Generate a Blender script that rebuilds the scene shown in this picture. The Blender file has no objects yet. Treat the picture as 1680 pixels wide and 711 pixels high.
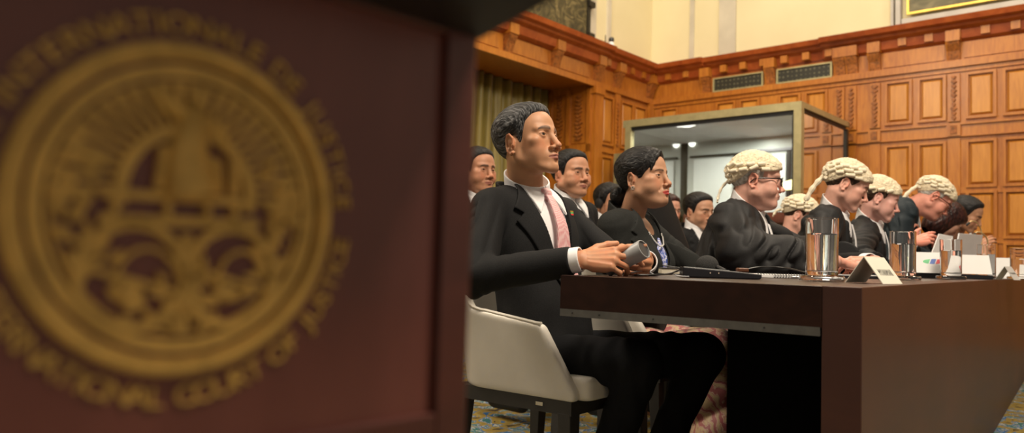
import bpy, math, random
import numpy as np
from mathutils import Vector, Matrix
random.seed(7); rng = np.random.default_rng(7)
SC = bpy.context.scene; COL = SC.collection
V = lambda *a: np.array(a, float)
# ---------------------------------------------------------------- camera maths
FPX, PIT, ROL = 1276., math.radians(3.05), math.radians(1.63)
CAM = V(0, 0, .791)
_f = V(0, math.cos(PIT), math.sin(PIT)); _u = V(0, -math.sin(PIT), math.cos(PIT)); _x = V(1, 0, 0)
RX = _x*math.cos(ROL) + _u*math.sin(ROL); UX = -_x*math.sin(ROL) + _u*math.cos(ROL)
def ray(px, py): return _f + RX*(px-840)/FPX - UX*(py-355.5)/FPX
def at(px, py, Y): r = ray(px, py); return CAM + r*(Y/r[1])
def onz(px, py, z): r = ray(px, py); return CAM + r*((z-CAM[2])/r[2])
def norm(a): a = np.asarray(a, float); return a/np.linalg.norm(a)
# ---------------------------------------------------------------- materials
def newmat(name):
    m = bpy.data.materials.new(name); m.use_nodes = True
    nt = m.node_tree; b = nt.nodes['Principled BSDF']
    return m, nt, b
def nd(nt, t, **k):
    n = nt.nodes.new(t)
    for a, v in k.items():
        if a.startswith('i_'): n.inputs[a[2:].replace('_', ' ')].default_value = v
        else: setattr(n, a, v)
    return n
def c4(c): return (c[0], c[1], c[2], 1)
def coords(nt, scale=(1, 1, 1), rot=(0, 0, 0), kind='Object'):
    tc = nd(nt, 'ShaderNodeTexCoord'); mp = nd(nt, 'ShaderNodeMapping')
    mp.inputs['Scale'].default_value = scale; mp.inputs['Rotation'].default_value = rot
    nt.links.new(tc.outputs[kind], mp.inputs['Vector']); return mp.outputs['Vector']
def ramp(nt, fac, stops):
    r = nd(nt, 'ShaderNodeValToRGB'); e = r.color_ramp.elements
    while len(e) < len(stops): e.new(.5)
    for q, (p, c) in zip(e, stops): q.position = p; q.color = c4(c)
    nt.links.new(fac, r.inputs['Fac']); return r.outputs['Color']
def bump(nt, b, h, strength=.3, dist=.01):
    n = nd(nt, 'ShaderNodeBump'); n.inputs['Strength'].default_value = strength; n.inputs['Distance'].default_value = dist
    nt.links.new(h, n.inputs['Height']); nt.links.new(n.outputs['Normal'], b.inputs['Normal'])
def plain(name, col, rough=.5, metal=0, var=.12, scale=30, bmp=0, spec=.5, sheen=0, stretch=(1, 1, 1), kind='Object', coat=0):
    m, nt, b = newmat(name)
    v = coords(nt, stretch, kind=kind); n = nd(nt, 'ShaderNodeTexNoise'); n.inputs['Scale'].default_value = scale; n.inputs['Detail'].default_value = 6
    nt.links.new(v, n.inputs['Vector'])
    d = [max(0, c*(1-var)) for c in col]; l = [min(1, c*(1+var)) for c in col]
    nt.links.new(ramp(nt, n.outputs['Fac'], [(.3, d), (.7, l)]), b.inputs['Base Color'])
    b.inputs['Roughness'].default_value = rough; b.inputs['Metallic'].default_value = metal
    b.inputs['Specular IOR Level'].default_value = spec
    if sheen: b.inputs['Sheen Weight'].default_value = sheen; b.inputs['Sheen Roughness'].default_value = .4
    if coat: b.inputs['Coat Weight'].default_value = coat; b.inputs['Coat Roughness'].default_value = .15
    if bmp: bump(nt, b, n.outputs['Fac'], bmp, .004)
    return m
def wood(name, dark, mid, light, scale=(2, 2, 14), grain=6., rough=.35, coat=.2, rot=(0, 0, 0), kind='Object', big=1.2, bmp=.05):
    m, nt, b = newmat(name)
    v = coords(nt, scale, rot, kind)
    n = nd(nt, 'ShaderNodeTexNoise'); n.inputs['Scale'].default_value = grain; n.inputs['Detail'].default_value = 8; n.inputs['Distortion'].default_value = .6
    nt.links.new(v, n.inputs['Vector'])
    v2 = coords(nt, (1, 1, 1), rot, kind)
    n2 = nd(nt, 'ShaderNodeTexNoise'); n2.inputs['Scale'].default_value = big; n2.inputs['Detail'].default_value = 3
    nt.links.new(v2, n2.inputs['Vector'])
    mx = nd(nt, 'ShaderNodeMath', operation='ADD'); ml = nd(nt, 'ShaderNodeMath', operation='MULTIPLY'); ml.inputs[1].default_value = .45
    mm = nd(nt, 'ShaderNodeMath', operation='MULTIPLY'); mm.inputs[1].default_value = .55
    nt.links.new(n.outputs['Fac'], ml.inputs[0]); nt.links.new(n2.outputs['Fac'], mm.inputs[0])
    nt.links.new(ml.outputs[0], mx.inputs[0]); nt.links.new(mm.outputs[0], mx.inputs[1])
    nt.links.new(ramp(nt, mx.outputs[0], [(.36, dark), (.5, mid), (.64, light)]), b.inputs['Base Color'])
    b.inputs['Roughness'].default_value = rough; b.inputs['Coat Weight'].default_value = coat; b.inputs['Coat Roughness'].default_value = .2
    if bmp: bump(nt, b, n.outputs['Fac'], bmp, .002)
    return m
def emis(name, col, s):
    m, nt, b = newmat(name); b.inputs['Base Color'].default_value = c4(col)
    b.inputs['Emission Color'].default_value = c4(col); b.inputs['Emission Strength'].default_value = s
    return m
# ---------------------------------------------------------------- objects
def tag(o, label=None, cat=None, group=None, kind=None):
    if label: o['label'] = label
    if cat: o['category'] = cat
    if group: o['group'] = group
    if kind: o['kind'] = kind
    return o
def empty(name, loc=(0, 0, 0), rz=0, label=None, cat=None, group=None):
    o = bpy.data.objects.new(name, None); COL.objects.link(o); o.empty_display_size = .1
    o.location = tuple(loc); o.rotation_euler = (0, 0, rz)
    bpy.context.view_layer.update()
    return tag(o, label, cat, group)
def mk(name, vs, fs, mats, parent=None, smooth=False, M=None, mi=None, bevel=0, world=False, label=None):
    vs = np.asarray(vs, float)
    if M is not None: vs = vs @ np.asarray(M)[:3, :3].T + np.asarray(M)[:3, 3]
    me = bpy.data.meshes.new(name)
    if isinstance(fs, np.ndarray): fs = fs.tolist()
    me.from_pydata(vs.tolist(), [], fs)
    if not isinstance(mats, (list, tuple)): mats = [mats]
    for m in mats: me.materials.append(m)
    if mi is not None: me.polygons.foreach_set('material_index', list(mi))
    if smooth: me.polygons.foreach_set('use_smooth', [True]*len(me.polygons))
    me.validate(); me.update()
    if smooth == 'auto': me.set_sharp_from_angle(angle=math.radians(38))
    o = bpy.data.objects.new(name, me); COL.objects.link(o)
    if parent is not None:
        o.parent = parent
        if world: o.matrix_parent_inverse = parent.matrix_world.inverted()
    if bevel:
        b = o.modifiers.new('bev', 'BEVEL'); b.width = bevel; b.segments = 2; b.limit_method = 'ANGLE'; b.angle_limit = math.radians(40)
    if label: o['label'] = label
    return o
class MB:
    """mesh collector; frame = (origin, ax, ay, az)"""
    def __init__(s, fr=None): s.v = []; s.f = []; s.m = []; s.fr = fr or (V(0, 0, 0), V(1, 0, 0), V(0, 1, 0), V(0, 0, 1)); s.cur = 0
    def T(s, p): o, a, b, c = s.fr; return o + a*p[0] + b*p[1] + c*p[2]
    def add(s, vs, fs, raw=False):
        n = len(s.v); s.v += [list(p) if raw else list(s.T(p)) for p in vs]
        s.f += [[n+i for i in f] for f in fs]; s.m += [s.cur]*len(fs)
    def box(s, x0, x1, y0, y1, z0, z1, taper=0):
        t = taper
        P = [(x0, y0, z0), (x1, y0, z0), (x1, y1, z0), (x0, y1, z0), (x0+t, y0+t, z1), (x1-t, y0+t, z1), (x1-t, y1-t, z1), (x0+t, y1-t, z1)]
        s.add(P, [[0, 3, 2, 1], [4, 5, 6, 7], [0, 1, 5, 4], [1, 2, 6, 5], [2, 3, 7, 6], [3, 0, 4, 7]])
    def hexa(s, P): s.add(P, [[0, 3, 2, 1], [4, 5, 6, 7], [0, 1, 5, 4], [1, 2, 6, 5], [2, 3, 7, 6], [3, 0, 4, 7]])
    def prism(s, poly, h0, h1, axis=1):
        """poly of 2D points extruded along axis (0,1,2) of the frame"""
        def P(q, h):
            return (h, q[0], q[1]) if axis == 0 else ((q[0], h, q[1]) if axis == 1 else (q[0], q[1], h))
        n = len(poly)
        s.add([P(q, h0) for q in poly]+[P(q, h1) for q in poly], [list(range(n))[::-1], list(range(n, 2*n))]+[[i, (i+1) % n, n+(i+1) % n, n+i] for i in range(n)])
    def tube(s, pts, r, n=8, cap=True):
        pts = [np.asarray(p, float) for p in pts]; r = r if hasattr(r, '__len__') else [r]*len(pts)
        vs = []; fs = []; k = len(pts); up = None
        for i, p in enumerate(pts):
            d = norm(pts[min(i+1, k-1)]-pts[max(i-1, 0)])
            if up is None: up = norm(np.cross(d, V(0, 0, 1) if abs(d[2]) < .9 else V(1, 0, 0)))
            up = norm(up-d*(up@d)); w = np.cross(d, up)
            for j in range(n):
                a = 2*math.pi*j/n; vs.append(p+r[i]*(math.cos(a)*up+math.sin(a)*w))
        for i in range(k-1):
            for j in range(n): fs.append([i*n+j, i*n+(j+1) % n, (i+1)*n+(j+1) % n, (i+1)*n+j])
        if cap: fs.append(list(range(n))[::-1]); fs.append([(k-1)*n+j for j in range(n)])
        s.add(vs, fs)
    def lathe(s, prof, n=32, c=(0, 0, 0), closed=False):
        vs = []; fs = []; k = len(prof)
        for (r, z) in prof:
            for j in range(n): a = 2*math.pi*j/n; vs.append((c[0]+r*math.cos(a), c[1]+r*math.sin(a), c[2]+z))
        for i in range(k-1 if not closed else k):
            i2 = (i+1) % k
            for j in range(n): fs.append([i*n+j, i*n+(j+1) % n, i2*n+(j+1) % n, i2*n+j])
        if not closed:
            fs.append(list(range(n))[::-1]); fs.append([(k-1)*n+j for j in range(n)])
        s.add(vs, fs)
    def build(s, name, mats, parent=None, **k):
        if k.get('smooth') is True: k['smooth'] = 'auto'
        return mk(name, s.v, s.f, mats, parent, mi=s.m if isinstance(mats, (list, tuple)) else None, **k)
def spline(pts, n=12, closed=False):
    P = [np.asarray(p, float) for p in pts]; out = []; N = len(P)
    for i in range(N if closed else N-1):
        g = (lambda k: P[k % N]) if closed else (lambda k: P[min(max(k, 0), N-1)])
        a, b, c, d = g(i-1), g(i), g(i+1), g(i+2)
        for j in range(n):
            t = j/n; out.append(.5*((2*b)+(-a+c)*t+(2*a-5*b+4*c-d)*t*t+(-a+3*b-3*c+d)*t**3))
    if not closed: out.append(P[-1])
    return out
# ================================================================ SETTING
AH = math.radians(41.4)
RD = V(math.cos(AH), -math.sin(AH), 0); LD = V(-math.sin(AH), -math.cos(AH), 0)   # along the walls, from the corner towards the viewer
NR = LD.copy(); NL = RD.copy()                                                    # outward normals into the room
CC = V(1.953, 11.0, 0); ZU = V(0, 0, 1)
RF = (CC, RD, NR, ZU); LF = (CC, LD, NL, ZU)
M_pan = wood('oak_panelling', (.29, .083, .008), (.41, .135, .013), (.52, .195, .021), (5, 5, .7), 7, .38, .22, big=.7)
M_pan2 = wood('oak_field', (.37, .128, .013), (.50, .195, .023), (.59, .25, .036), (6, 6, .6), 6, .38, .22, big=.9)
M_corn = wood('cornice_wood', (.20, .035, .008), (.30, .06, .012), (.40, .095, .02), (2, 2, 2), 5, .3, .5)
M_carve = plain('carved_oak', (.28, .088, .014), .5, 0, .5, 34, .8)
M_stone = None
def stone():
    m, nt, b = newmat('cream_plaster')
    v = coords(nt); n = nd(nt, 'ShaderNodeTexNoise'); n.inputs['Scale'].default_value = .8; n.inputs['Detail'].default_value = 8
    nt.links.new(v, n.inputs['Vector'])
    nt.links.new(ramp(nt, n.outputs['Fac'], [(.3, (.72, .63, .38)), (.7, (.84, .75, .48))]), b.inputs['Base Color'])
    b.inputs['Roughness'].default_value = .8; bump(nt, b, n.outputs['Fac'], .2, .01); return m
M_stone = stone()
M_stone2 = plain('pale_stone', (.56, .51, .40), .75, 0, .12, 3, .2)
M_stoneg = plain('grey_stone', (.50, .47, .42), .75, 0, .1, 4, .2)
M_brass = plain('olive_brass', (.44, .385, .20), .42, .45, .12, 12)
M_dark = plain('dark_bronze', (.02, .016, .010), .5, .3, .3, 20)
M_black = plain('matt_black', (.008, .008, .009), .55, 0, .2, 40)
def struct(mb, name, mats, **k): o = mb.build(name, mats, **k); o['kind'] = 'structure'; return o
# floor with a patterned carpet
def carpet():
    m, nt, b = newmat('patterned_carpet')
    v = coords(nt, (1, 1, 1)); vo = nd(nt, 'ShaderNodeTexVoronoi'); vo.inputs['Scale'].default_value = 7
    n = nd(nt, 'ShaderNodeTexNoise'); n.inputs['Scale'].default_value = 6; n.inputs['Detail'].default_value = 3; n.inputs['Distortion'].default_value = 2.5
    nt.links.new(v, vo.inputs['Vector']); nt.links.new(v, n.inputs['Vector'])
    a = ramp(nt, n.outputs['Fac'], [(.30, (.02, .012, .008)), (.36, (.22, .15, .025)), (.47, (.27, .20, .04)), (.52, (.012, .10, .28)), (.57, (.42, .40, .33)), (.60, (.02, .11, .12)), (.7, (.19, .13, .02))])
    nt.nodes[-1].color_ramp.interpolation = 'CONSTANT'
    nt.links.new(a, b.inputs['Base Color']); b.inputs['Roughness'].default_value = .95
    bump(nt, b, n.outputs['Fac'], .3, .01); return m
mb = MB(); mb.box(-7, 12, -4, 16, -.12, 0); struct(mb, 'floor', carpet())
mb = MB(); mb.box(-7, 12, -4, 16, 8.0, 8.2); struct(mb, 'ceiling', plain('ceiling_wood', (.30, .2, .1), .7))

# ---- right wall --------------------------------------------------
mb = MB(RF)
mb.cur = 0; mb.box(-.3, 9.5, -.35, -.06, 3.40, 8.0)             # plaster above
mb.cur = 1; mb.box(1.0, 1.24, -.07, -.03, 3.5, 8.0); mb.box(.55, .62, -.07, -.045, 3.5, 8.0)   # pale vertical strips
mb.cur = 2; mb.box(-.3, 9.5, -.35, 0, 0, 3.45)                    # wood backing
# stone surround of the painting
mb.cur = 3
mb.box(3.18, 3.21, -.06, .02, 3.5, 6.6); mb.box(3.24, 3.29, -.06, .05, 3.5, 6.6)
mb.box(3.21, 6.9, -.06, .0, 3.5, 3.60); mb.box(3.29, 6.9, -.06, .05, 3.52, 3.585); mb.box(3.3, 6.9, -.06, .03, 3.6, 3.66)
struct(mb, 'wall_right', [M_stone, M_stone2, M_pan, M_stoneg])
# cornice with three steps and the breaks
def cornice(fr, segs, name):
    mb = MB(fr)
    for s0, s1, d in segs:
        mb.prism([(0, 3.30), (.05+d, 3.33), (.07+d, 3.42), (.13+d, 3.45), (.14+d, 3.475), (.20+d, 3.49), (.22+d, 3.545), (.20+d, 3.555), (0, 3.56)], s0, s1, 0)
    struct(mb, name, [M_corn])
cornice(RF, [(0, .86, 0.0), (.86, 2.42, -.05), (2.42, 9.5, .0)], 'trim_1')
cornice(LF, [(0, 1.28, 0.0), (1.28, 9.0, .03)], 'trim_2')

def panelwork(fr, P, name, mats=None):
    """P: list of (s0,s1,z0,z1) raised panels with a moulded frame: recess, bevelled field"""
    mb = MB(fr)
    for s0, s1, z0, z1 in P:
        w = .028
        mb.cur = 0
        for a in ((s0, s1, z0, z0+w), (s0, s1, z1-w, z1), (s0, s0+w, z0+w, z1-w), (s1-w, s1, z0+w, z1-w)):
            mb.box(a[0], a[1], .012, .034, a[2], a[3])
        mb.cur = 1
        x0, x1, y0, y1 = s0+w+.012, s1-w-.012, z0+w+.012, z1-w-.012; t = .02
        mb.hexa([(x0, .002, y0), (x1, .002, y0), (x1, .002, y1), (x0, .002, y1), (x0+t, .024, y0+t), (x1-t, .024, y0+t), (x1-t, .024, y1-t), (x0+t, .024, y1-t)])
    return struct(mb, name, mats or [M_pan, M_pan2])
# stiles and rails in front of the backing so the panels sit in frames
mb = MB(RF)
S = [0, .12, .42, .98, 1.74, 2.52, 3.08, 3.77, 3.91, 4.60, 4.74, 5.43, 5.57, 6.26, 6.4, 7.1]
for z0, z1, d in ((3.02, 3.085, .05), (3.085, 3.10, .035), (2.97, 3.02, .02), (2.38, 2.40, .045), (2.25, 2.265, .035), (2.265, 2.38, .02), (1.63, 1.70, .014), (1.09, 1.16, .014), (0, .18, .05), (.55, .6, .02)):
    mb.box(0, 9.5, 0, d, z0, z1)
for z0, z1 in ((3.12, 3.29),):
    for k in range(8): mb.box(3.10+.83*k, 3.74+.83*k, 0, .012, z0, z1)
struct(mb, 'trim_3', [M_pan])
pan = []
for k in range(7):
    o = 3.12+.825*k
    for a in (0, .345):
        for z0, z1 in ((2.44, 2.95), (1.69, 2.21), (1.14, 1.655), (.62, 1.10), (.2, .54)):
            pan.append((o+a, o+a+.29, z0, z1))
for o in (.15, 1.0, 1.33, 1.86, 2.19):
    for z0, z1 in ((2.44, 2.95), (1.69, 2.21), (1.14, 1.655), (.62, 1.10)):
        pan.append((o, o+.28, z0, z1))
panelwork(RF, pan, 'trim_4')
# carved pilasters, consoles and square bosses
def carved_strip(mb, s0, s1, z0, z1, seed=0):
    r = random.Random(seed)
    mb.cur = 1; mb.box(s0, s1, 0, .03, z0, z1)
    mb.cur = 2; c = (s0+s1)/2; w = (s1-s0)*.5
    z = z1-.04
    while z > z0+.03:
        q = w*(.35+.35*r.random())
        mb.prism([(c-q, z), (c, z-.028), (c+q, z), (c+q*.5, z+.02), (c, z+.008), (c-q*.5, z+.02)], .03, .05, 1); z -= .05
mb = MB(RF)
for i, s in enumerate((2.55, 2.69, 2.955, 3.775, 4.6, 5.43, 6.26, 7.1)):
    w = .115
    carved_strip(mb, s, s+w, 2.42, 2.95, i)
    mb.cur = 0; mb.box(s-.01, s+w+.01, 0, .05, 2.26, 2.40); mb.cur = 2; mb.box(s+.025, s+w-.025, .05, .062, 2.285, 2.375)
    mb.cur = 1; mb.box(s, s+w, 0, .02, 0.2, 2.24)
for i, s in enumerate((.80, 1.70, 2.56, 2.70, 2.955, 3.775, 4.6, 5.43, 6.26)):   # consoles in the frieze
    mb.cur = 0; mb.box(s-.01, s+.13, 0, .11, 3.30, 3.42)
    mb.cur = 2; mb.prism([(0, 3.10), (.03, 3.10), (.05, 3.2), (.09, 3.27), (.10, 3.30), (0, 3.30)], s, s+.12, 0)
    mb.cur = 0; mb.prism([(0, 3.10), (.035, 3.10), (.055, 3.2), (.095, 3.27), (.105, 3.30), (0, 3.30)], s-.012, s+.004, 0)
s = .25
while s < 7.5:                                                                  # small blocks beneath the cornice
    mb.cur = 0; mb.box(s, s+.085, 0, .08, 3.34, 3.43); s += .275
struct(mb, 'trim_5', [M_pan, M_pan, M_carve])
# pierced vents
def vent_mat():
    m, nt, b = newmat('pierced_bronze')
    v = coords(nt, (18, 18, 18), (0, 0, AH))
    vo = nd(nt, 'ShaderNodeTexVoronoi'); vo.inputs['Scale'].default_value = 1.0; vo.inputs['Randomness'].default_value = .15
    nt.links.new(v, vo.inputs['Vector'])
    nt.links.new(ramp(nt, vo.outputs['Distance'], [(.0, (.12, .12, .08)), (.22, (.10, .09, .05)), (.3, (.018, .017, .008))]), b.inputs['Base Color'])
    b.inputs['Roughness'].default_value = .5; return m
VM = vent_mat()
for s0, s1, lb in ((.98, 1.64, 'dark pierced bronze vent in the panelling, the left one of two'), (1.855, 2.505, 'dark pierced bronze vent in the panelling, the right one of two')):
    t = empty('wall_vent', CC+RD*s0+NR*0+ZU*3.10, 0, lb, 'vent', 'bronze vents in the oak frieze')
    t.rotation_euler = (0, 0, -AH); bpy.context.view_layer.update()
    q = MB((CC+ZU*3.10+RD*s0, RD, NR, ZU)); w = s1-s0
    q.box(0, w, .01, .03, 0, .165)
    q.build('grille', VM, t, world=True)
    q = MB((CC+ZU*3.10+RD*s0, RD, NR, ZU))
    for a in ((-.02, w+.02, -.012, .004), (-.02, w+.02, .16, .176), (-.02, 0, .004, .16), (w, w+.02, .004, .16)): q.box(a[0], a[1], .01, .045, a[2], a[3])
    q.build('frame', M_brass, t, world=True)
# painting
def paint_mat(name, stops, sc=3, dist=2):
    m, nt, b = newmat(name)
    v = coords(nt, (1, 1, 1)); n = nd(nt, 'ShaderNodeTexNoise'); n.inputs['Scale'].default_value = sc; n.inputs['Detail'].default_value = 9; n.inputs['Distortion'].default_value = dist
    nt.links.new(v, n.inputs['Vector']); nt.links.new(ramp(nt, n.outputs['Fac'], stops), b.inputs['Base Color'])
    b.inputs['Roughness'].default_value = .6; return m
t = empty('painting', CC+RD*3.4+ZU*3.7, 0, 'large dark olive painting in a gilt frame high on the right wall', 'painting')
q = MB(RF); q.box(3.375, 6.63, .0, .02, 3.718, 5.92); q.build('canvas', paint_mat('dark_canvas', [(.3, (.05, .045, .025)), (.5, (.13, .115, .06)), (.65, (.22, .19, .10))]), t, world=True)
q = MB(RF)
for a in ((3.355, 6.65, 3.698, 3.722), (3.355, 6.65, 5.9, 5.93), (3.355, 3.379, 3.722, 5.9), (6.62, 6.65, 3.722, 5.9)): q.box(a[0], a[1], .0, .035, a[2], a[3])
q.build('gilt_frame', plain('gilt', (.75, .50, .10), .35, .7, .15, 10), t, world=True)

# ---- left wall with the curtained recess ---------------------------
mb = MB(LF)
mb.cur = 0; mb.box(-.3, 9.5, -.35, -.06, 3.40, 8.0)
mb.cur = 1; mb.box(1.02, 1.10, -.07, -.03, 3.5, 8.0); mb.box(1.35, 1.5, -.07, -.04, 3.5, 8.0)
mb.cur = 2
mb.box(-.3, 1.45, -.9, 0, 0, 3.05)                 # pier between corner and recess
mb.box(-.3, 9.5, -.9, 0, 3.05, 3.45)
mb.box(1.45, 9.5, -1.0, -.9, 0, 3.45); mb.box(8.5, 9.5, -.9, 0, 0, 3.05)
struct(mb, 'wall_left', [M_stone, M_stone2, M_pan])
mb = MB(LF)
for z0, z1, d in ((3.02, 3.085, .05), (3.085, 3.10, .035)):
    mb.box(0, 9.5, 0, d, z0, z1)
for k in range(9): mb.box(1.55+.86*k, 2.2+.86*k, 0, .012, 3.12, 3.29)
mb.box(1.30, 1.47, 0, .06, 0, 3.02); mb.box(1.28, 1.49, 0, .08, 2.93, 3.02); mb.box(.86, .98, 0, .04, 0, 3.02); mb.box(.02, .14, 0, .05, 0, 3.02)
mb.box(0, 1.3, 0, .03, 2.20, 2.26); mb.box(0, 1.3, 0, .02, 1.5, 1.56)
struct(mb, 'trim_6', [M_pan])
panelwork(LF, [(.18, .5, 2.3, 2.95), (.52, .83, 2.3, 2.95), (1.0, 1.27, 2.3, 2.95), (.18, .5, 1.6, 2.16), (.52, .83, 1.6, 2.16), (1.0, 1.27, 1.6, 2.16), (.18, .83, .3, 1.45), (1.0, 1.27, .3, 1.45)], 'trim_7')
mb = MB(LF)
for i, s in enumerate((.03, .86, 1.32, 2.2, 3.06, 3.92, 4.78)):
    mb.cur = 0; mb.box(s-.01, s+.14, 0, .12, 3.30, 3.42)
    mb.cur = 2; mb.prism([(0, 3.10), (.03, 3.10), (.06, 3.2), (.10, 3.27), (.11, 3.30), (0, 3.30)], s, s+.13, 0)
s = .3
while s < 6:
    mb.cur = 0; mb.box(s, s+.085, 0, .08, 3.34, 3.43); s += .285
for i, s in enumerate((.87, 1.34)): carved_strip(mb, s, s+.11, 2.3, 2.92, 40+i)
struct(mb, 'trim_8', [M_pan, M_pan, M_carve])
# carved jamb of the recess (faces along the wall)
JF = (CC+LD*1.45, -NL, LD, ZU)     # x: into the wall, y: out of the jamb
mb = MB(JF); mb.cur = 0; mb.box(0, .9, 0, .02, 0, 3.05); mb.box(0, .9, .02, .05, 2.18, 2.28); mb.box(0, .9, .02, .04, 2.02, 2.06); mb.box(0, .9, .02, .04, 1.4, 1.46)
for x in (.0, .33, .64): mb.box(x, x+.06, .02, .05, 0, 3.0)
carved_strip(mb, .08, .30, 2.3, 2.95, 3); carved_strip(mb, .41, .61, 2.3, 2.95, 4)
struct(mb, 'trim_9', [M_pan, M_pan, M_carve])
# curtain
def curtain():
    vs = []; fs = []; n = 400; zs = np.linspace(.05, 3.04, 14)
    for i in range(n+1):
        s = 1.55+6.8*i/n
        for k, z in enumerate(zs):
            d = -.72+.05*math.sin(s*34+.6*math.sin(s*7))+.015*math.sin(s*83)+.01*math.sin(z*2+s*5)
            vs.append(CC+LD*s+NL*d+ZU*z)
    m = len(zs)
    for i in range(n):
        for k in range(m-1): fs.append([i*m+k, (i+1)*m+k, (i+1)*m+k+1, i*m+k+1])
    o = mk('curtain', vs, fs, plain('olive_silk', (.25, .19, .04), .45, 0, .25, 8, .2, stretch=(3, 3, .3), sheen=.3), smooth=True)
    sm = o.modifiers.new('s', 'SOLIDIFY'); sm.thickness = .008
    tag(o, 'long olive gold curtain hanging in folds in the panelled recess', 'curtain')
curtain()
# tapestry above the cornice, security camera
t = empty('tapestry', CC+LD*1.6+ZU*3.6, 0, 'dark olive tapestry hanging above the wooden cornice on the left', 'tapestry')
q = MB(LF); q.box(1.62, 6.2, -.03, .0, 3.60, 6.2); q.build('woven_panel', paint_mat('tapestry_weave', [(.3, (.028, .022, .010)), (.5, (.075, .06, .022)), (.68, (.22, .17, .07))], 5, 3), t, world=True)
q = MB(LF)
for a in ((1.56, 1.62, 3.58, 6.2), (1.56, 6.2, 3.575, 3.62)): q.box(a[0], a[1], -.03, .02, a[2], a[3])
for zz in (4.03, 4.2, 3.62): q.box(1.50, 1.62, -.03, .05, zz, zz+.07)
q.build('border', M_dark, t, world=True)
t = empty('security_camera', CC+LD*1.22+ZU*3.56, 0, 'small white dome camera standing on the cornice near the corner', 'camera')
q = MB((CC+LD*1.20+NL*.10+ZU*3.557, LD, NL, ZU)); q.lathe([(.045, 0), (.048, .01), (.04, .06), (.03, .09)], 16); q.build('housing', plain('white_plastic', (.8, .8, .78), .4), t, world=True, smooth=True)
q = MB((CC+LD*1.20+NL*.10+ZU*3.64, LD, NL, ZU)); q.lathe([(.02, 0), (.035, .02), (.038, .04), (.028, .065), (.01, .075)], 16); q.build('dome', plain('smoked', (.02, .02, .02), .1), t, world=True, smooth=True)
q = MB((CC+LD*1.20+NL*.06+ZU*3.557, LD, NL, ZU)); q.tube([(.08, 0, 0), (.08, 0, .17)], .006); q.build('cable_post', M_dark, t, world=True)

# ---- interpreters' booth ---------------------------------------------
BC = at(1312, 167, 8.0); BH = float(BC[2]); BO = V(BC[0], BC[1], 0)
BL = 2.12; BD = 1.45
BF = (BO, -RD, -NR, ZU)     # x: along the front to the left, y: into the booth (away from the room)
def mglass(name, tint=(.92, .95, .95), rough=.02):
    m, nt, b = newmat(name)
    b.inputs['Base Color'].default_value = c4(tint); b.inputs['Transmission Weight'].default_value = 1; b.inputs['Roughness'].default_value = rough; b.inputs['IOR'].default_value = 1.45
    return m
def thin_glass(name, refl=.12):
    m = bpy.data.materials.new(name); m.use_nodes = True; nt = m.node_tree; nt.nodes.clear()
    o = nd(nt, 'ShaderNodeOutputMaterial'); a = nd(nt, 'ShaderNodeBsdfTransparent'); g = nd(nt, 'ShaderNodeBsdfGlossy'); g.inputs['Roughness'].default_value = .06
    mx = nd(nt, 'ShaderNodeMixShader'); lw = nd(nt, 'ShaderNodeLayerWeight'); lw.inputs['Blend'].default_value = .25
    ad = nd(nt, 'ShaderNodeMath', operation='ADD'); ad.inputs[1].default_value = refl; ad.use_clamp = True
    nt.links.new(lw.outputs['Fresnel'], ad.inputs[0]); nt.links.new(ad.outputs[0], mx.inputs[0]); nt.links.new(a.outputs[0], mx.inputs[1]); nt.links.new(g.outputs[0], mx.inputs[2]); nt.links.new(mx.outputs[0], o.inputs[0])
    a.inputs['Color'].default_value = (.86, .88, .86, 1)
    return m
M_bg = thin_glass('booth_glass', .06)
M_bw = plain('booth_grey_lining', (.52, .54, .50), .6, 0, .06, 2)
M_bw2 = plain('booth_white_board', (.74, .77, .74), .5, 0, .04, 2)
M_bb = wood('booth_red_wood', (.10, .022, .012), (.15, .035, .018), (.20, .05, .025), (1, 1, 6), 5, .4, .2)
bt = empty('interpreter_booth', BO, 0, 'large glass walled interpreter booth with brass frame standing against the oak panelling', 'booth')
def bp(name, mats, boxes, **k):
    q = MB(BF)
    for a in boxes: q.box(*a)
    return q.build(name, mats, bt, world=True, **k)
bp('roof_edge', M_brass, [(-.03, BL+.03, -.03, .05, BH-.085, BH), (-.03, .03, .05, BD, BH-.06, BH), (BL-.03, BL+.03, .05, BD, BH-.06, BH), (-.03, BL+.03, BD-.05, BD, BH-.06, BH)])
bp('roof', M_bw, [(.0, BL, .0, BD, BH-.10, BH-.085)])
for x in (0, BL-.05): bp('corner_post', M_brass, [(x-.03, x+.05, -.03, .05, .0, BH-.085)])
for x in (0, BL-.05): bp('corner_post', M_dark, [(x-.02, x+.05, BD-.06, BD, .0, BH-.085)], label='dark rear corner post')
bp('rubber_seal', M_black, [(.05, BL-.05, -.01, .03, BH-.125, BH-.085), (.05, .075, -.005, .03, .9, BH-.125), (BL-.075, BL-.05, -.005, .03, .9, BH-.125), (-.01, .03, .05, BD-.06, BH-.10, BH-.06)])
bp('front_glass', M_bg, [(.05, BL-.05, .005, .015, .9, BH-.125)])
bp('side_glass', M_bg, [(.0, .01, .05, BD-.06, .9, BH-.10)])
bp('side_glass', M_bg, [(BL-.02, BL-.01, .05, BD-.06, .9, BH-.10)])
bp('lower_panel', M_bb, [(.05, BL-.05, -.005, .02, 0, .9), (-.01, .02, .05, BD-.06, 0, .9), (BL-.03, BL, .05, BD-.06, 0, .9)])
bp('back_wall', M_bw, [(.05, BL-.05, BD-.05, BD-.03, 0, BH-.10)])
bp('picture_rail', M_dark, [(1.25, 2.0, BD-.09, BD-.05, 2.195, 2.22)])
bp('picture_rail', plain('grey_rail', (.25, .24, .26), .5), [(.06, 1.25, BD-.08, BD-.05, 2.21, 2.24)], label='grey rail above the white boards')
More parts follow.
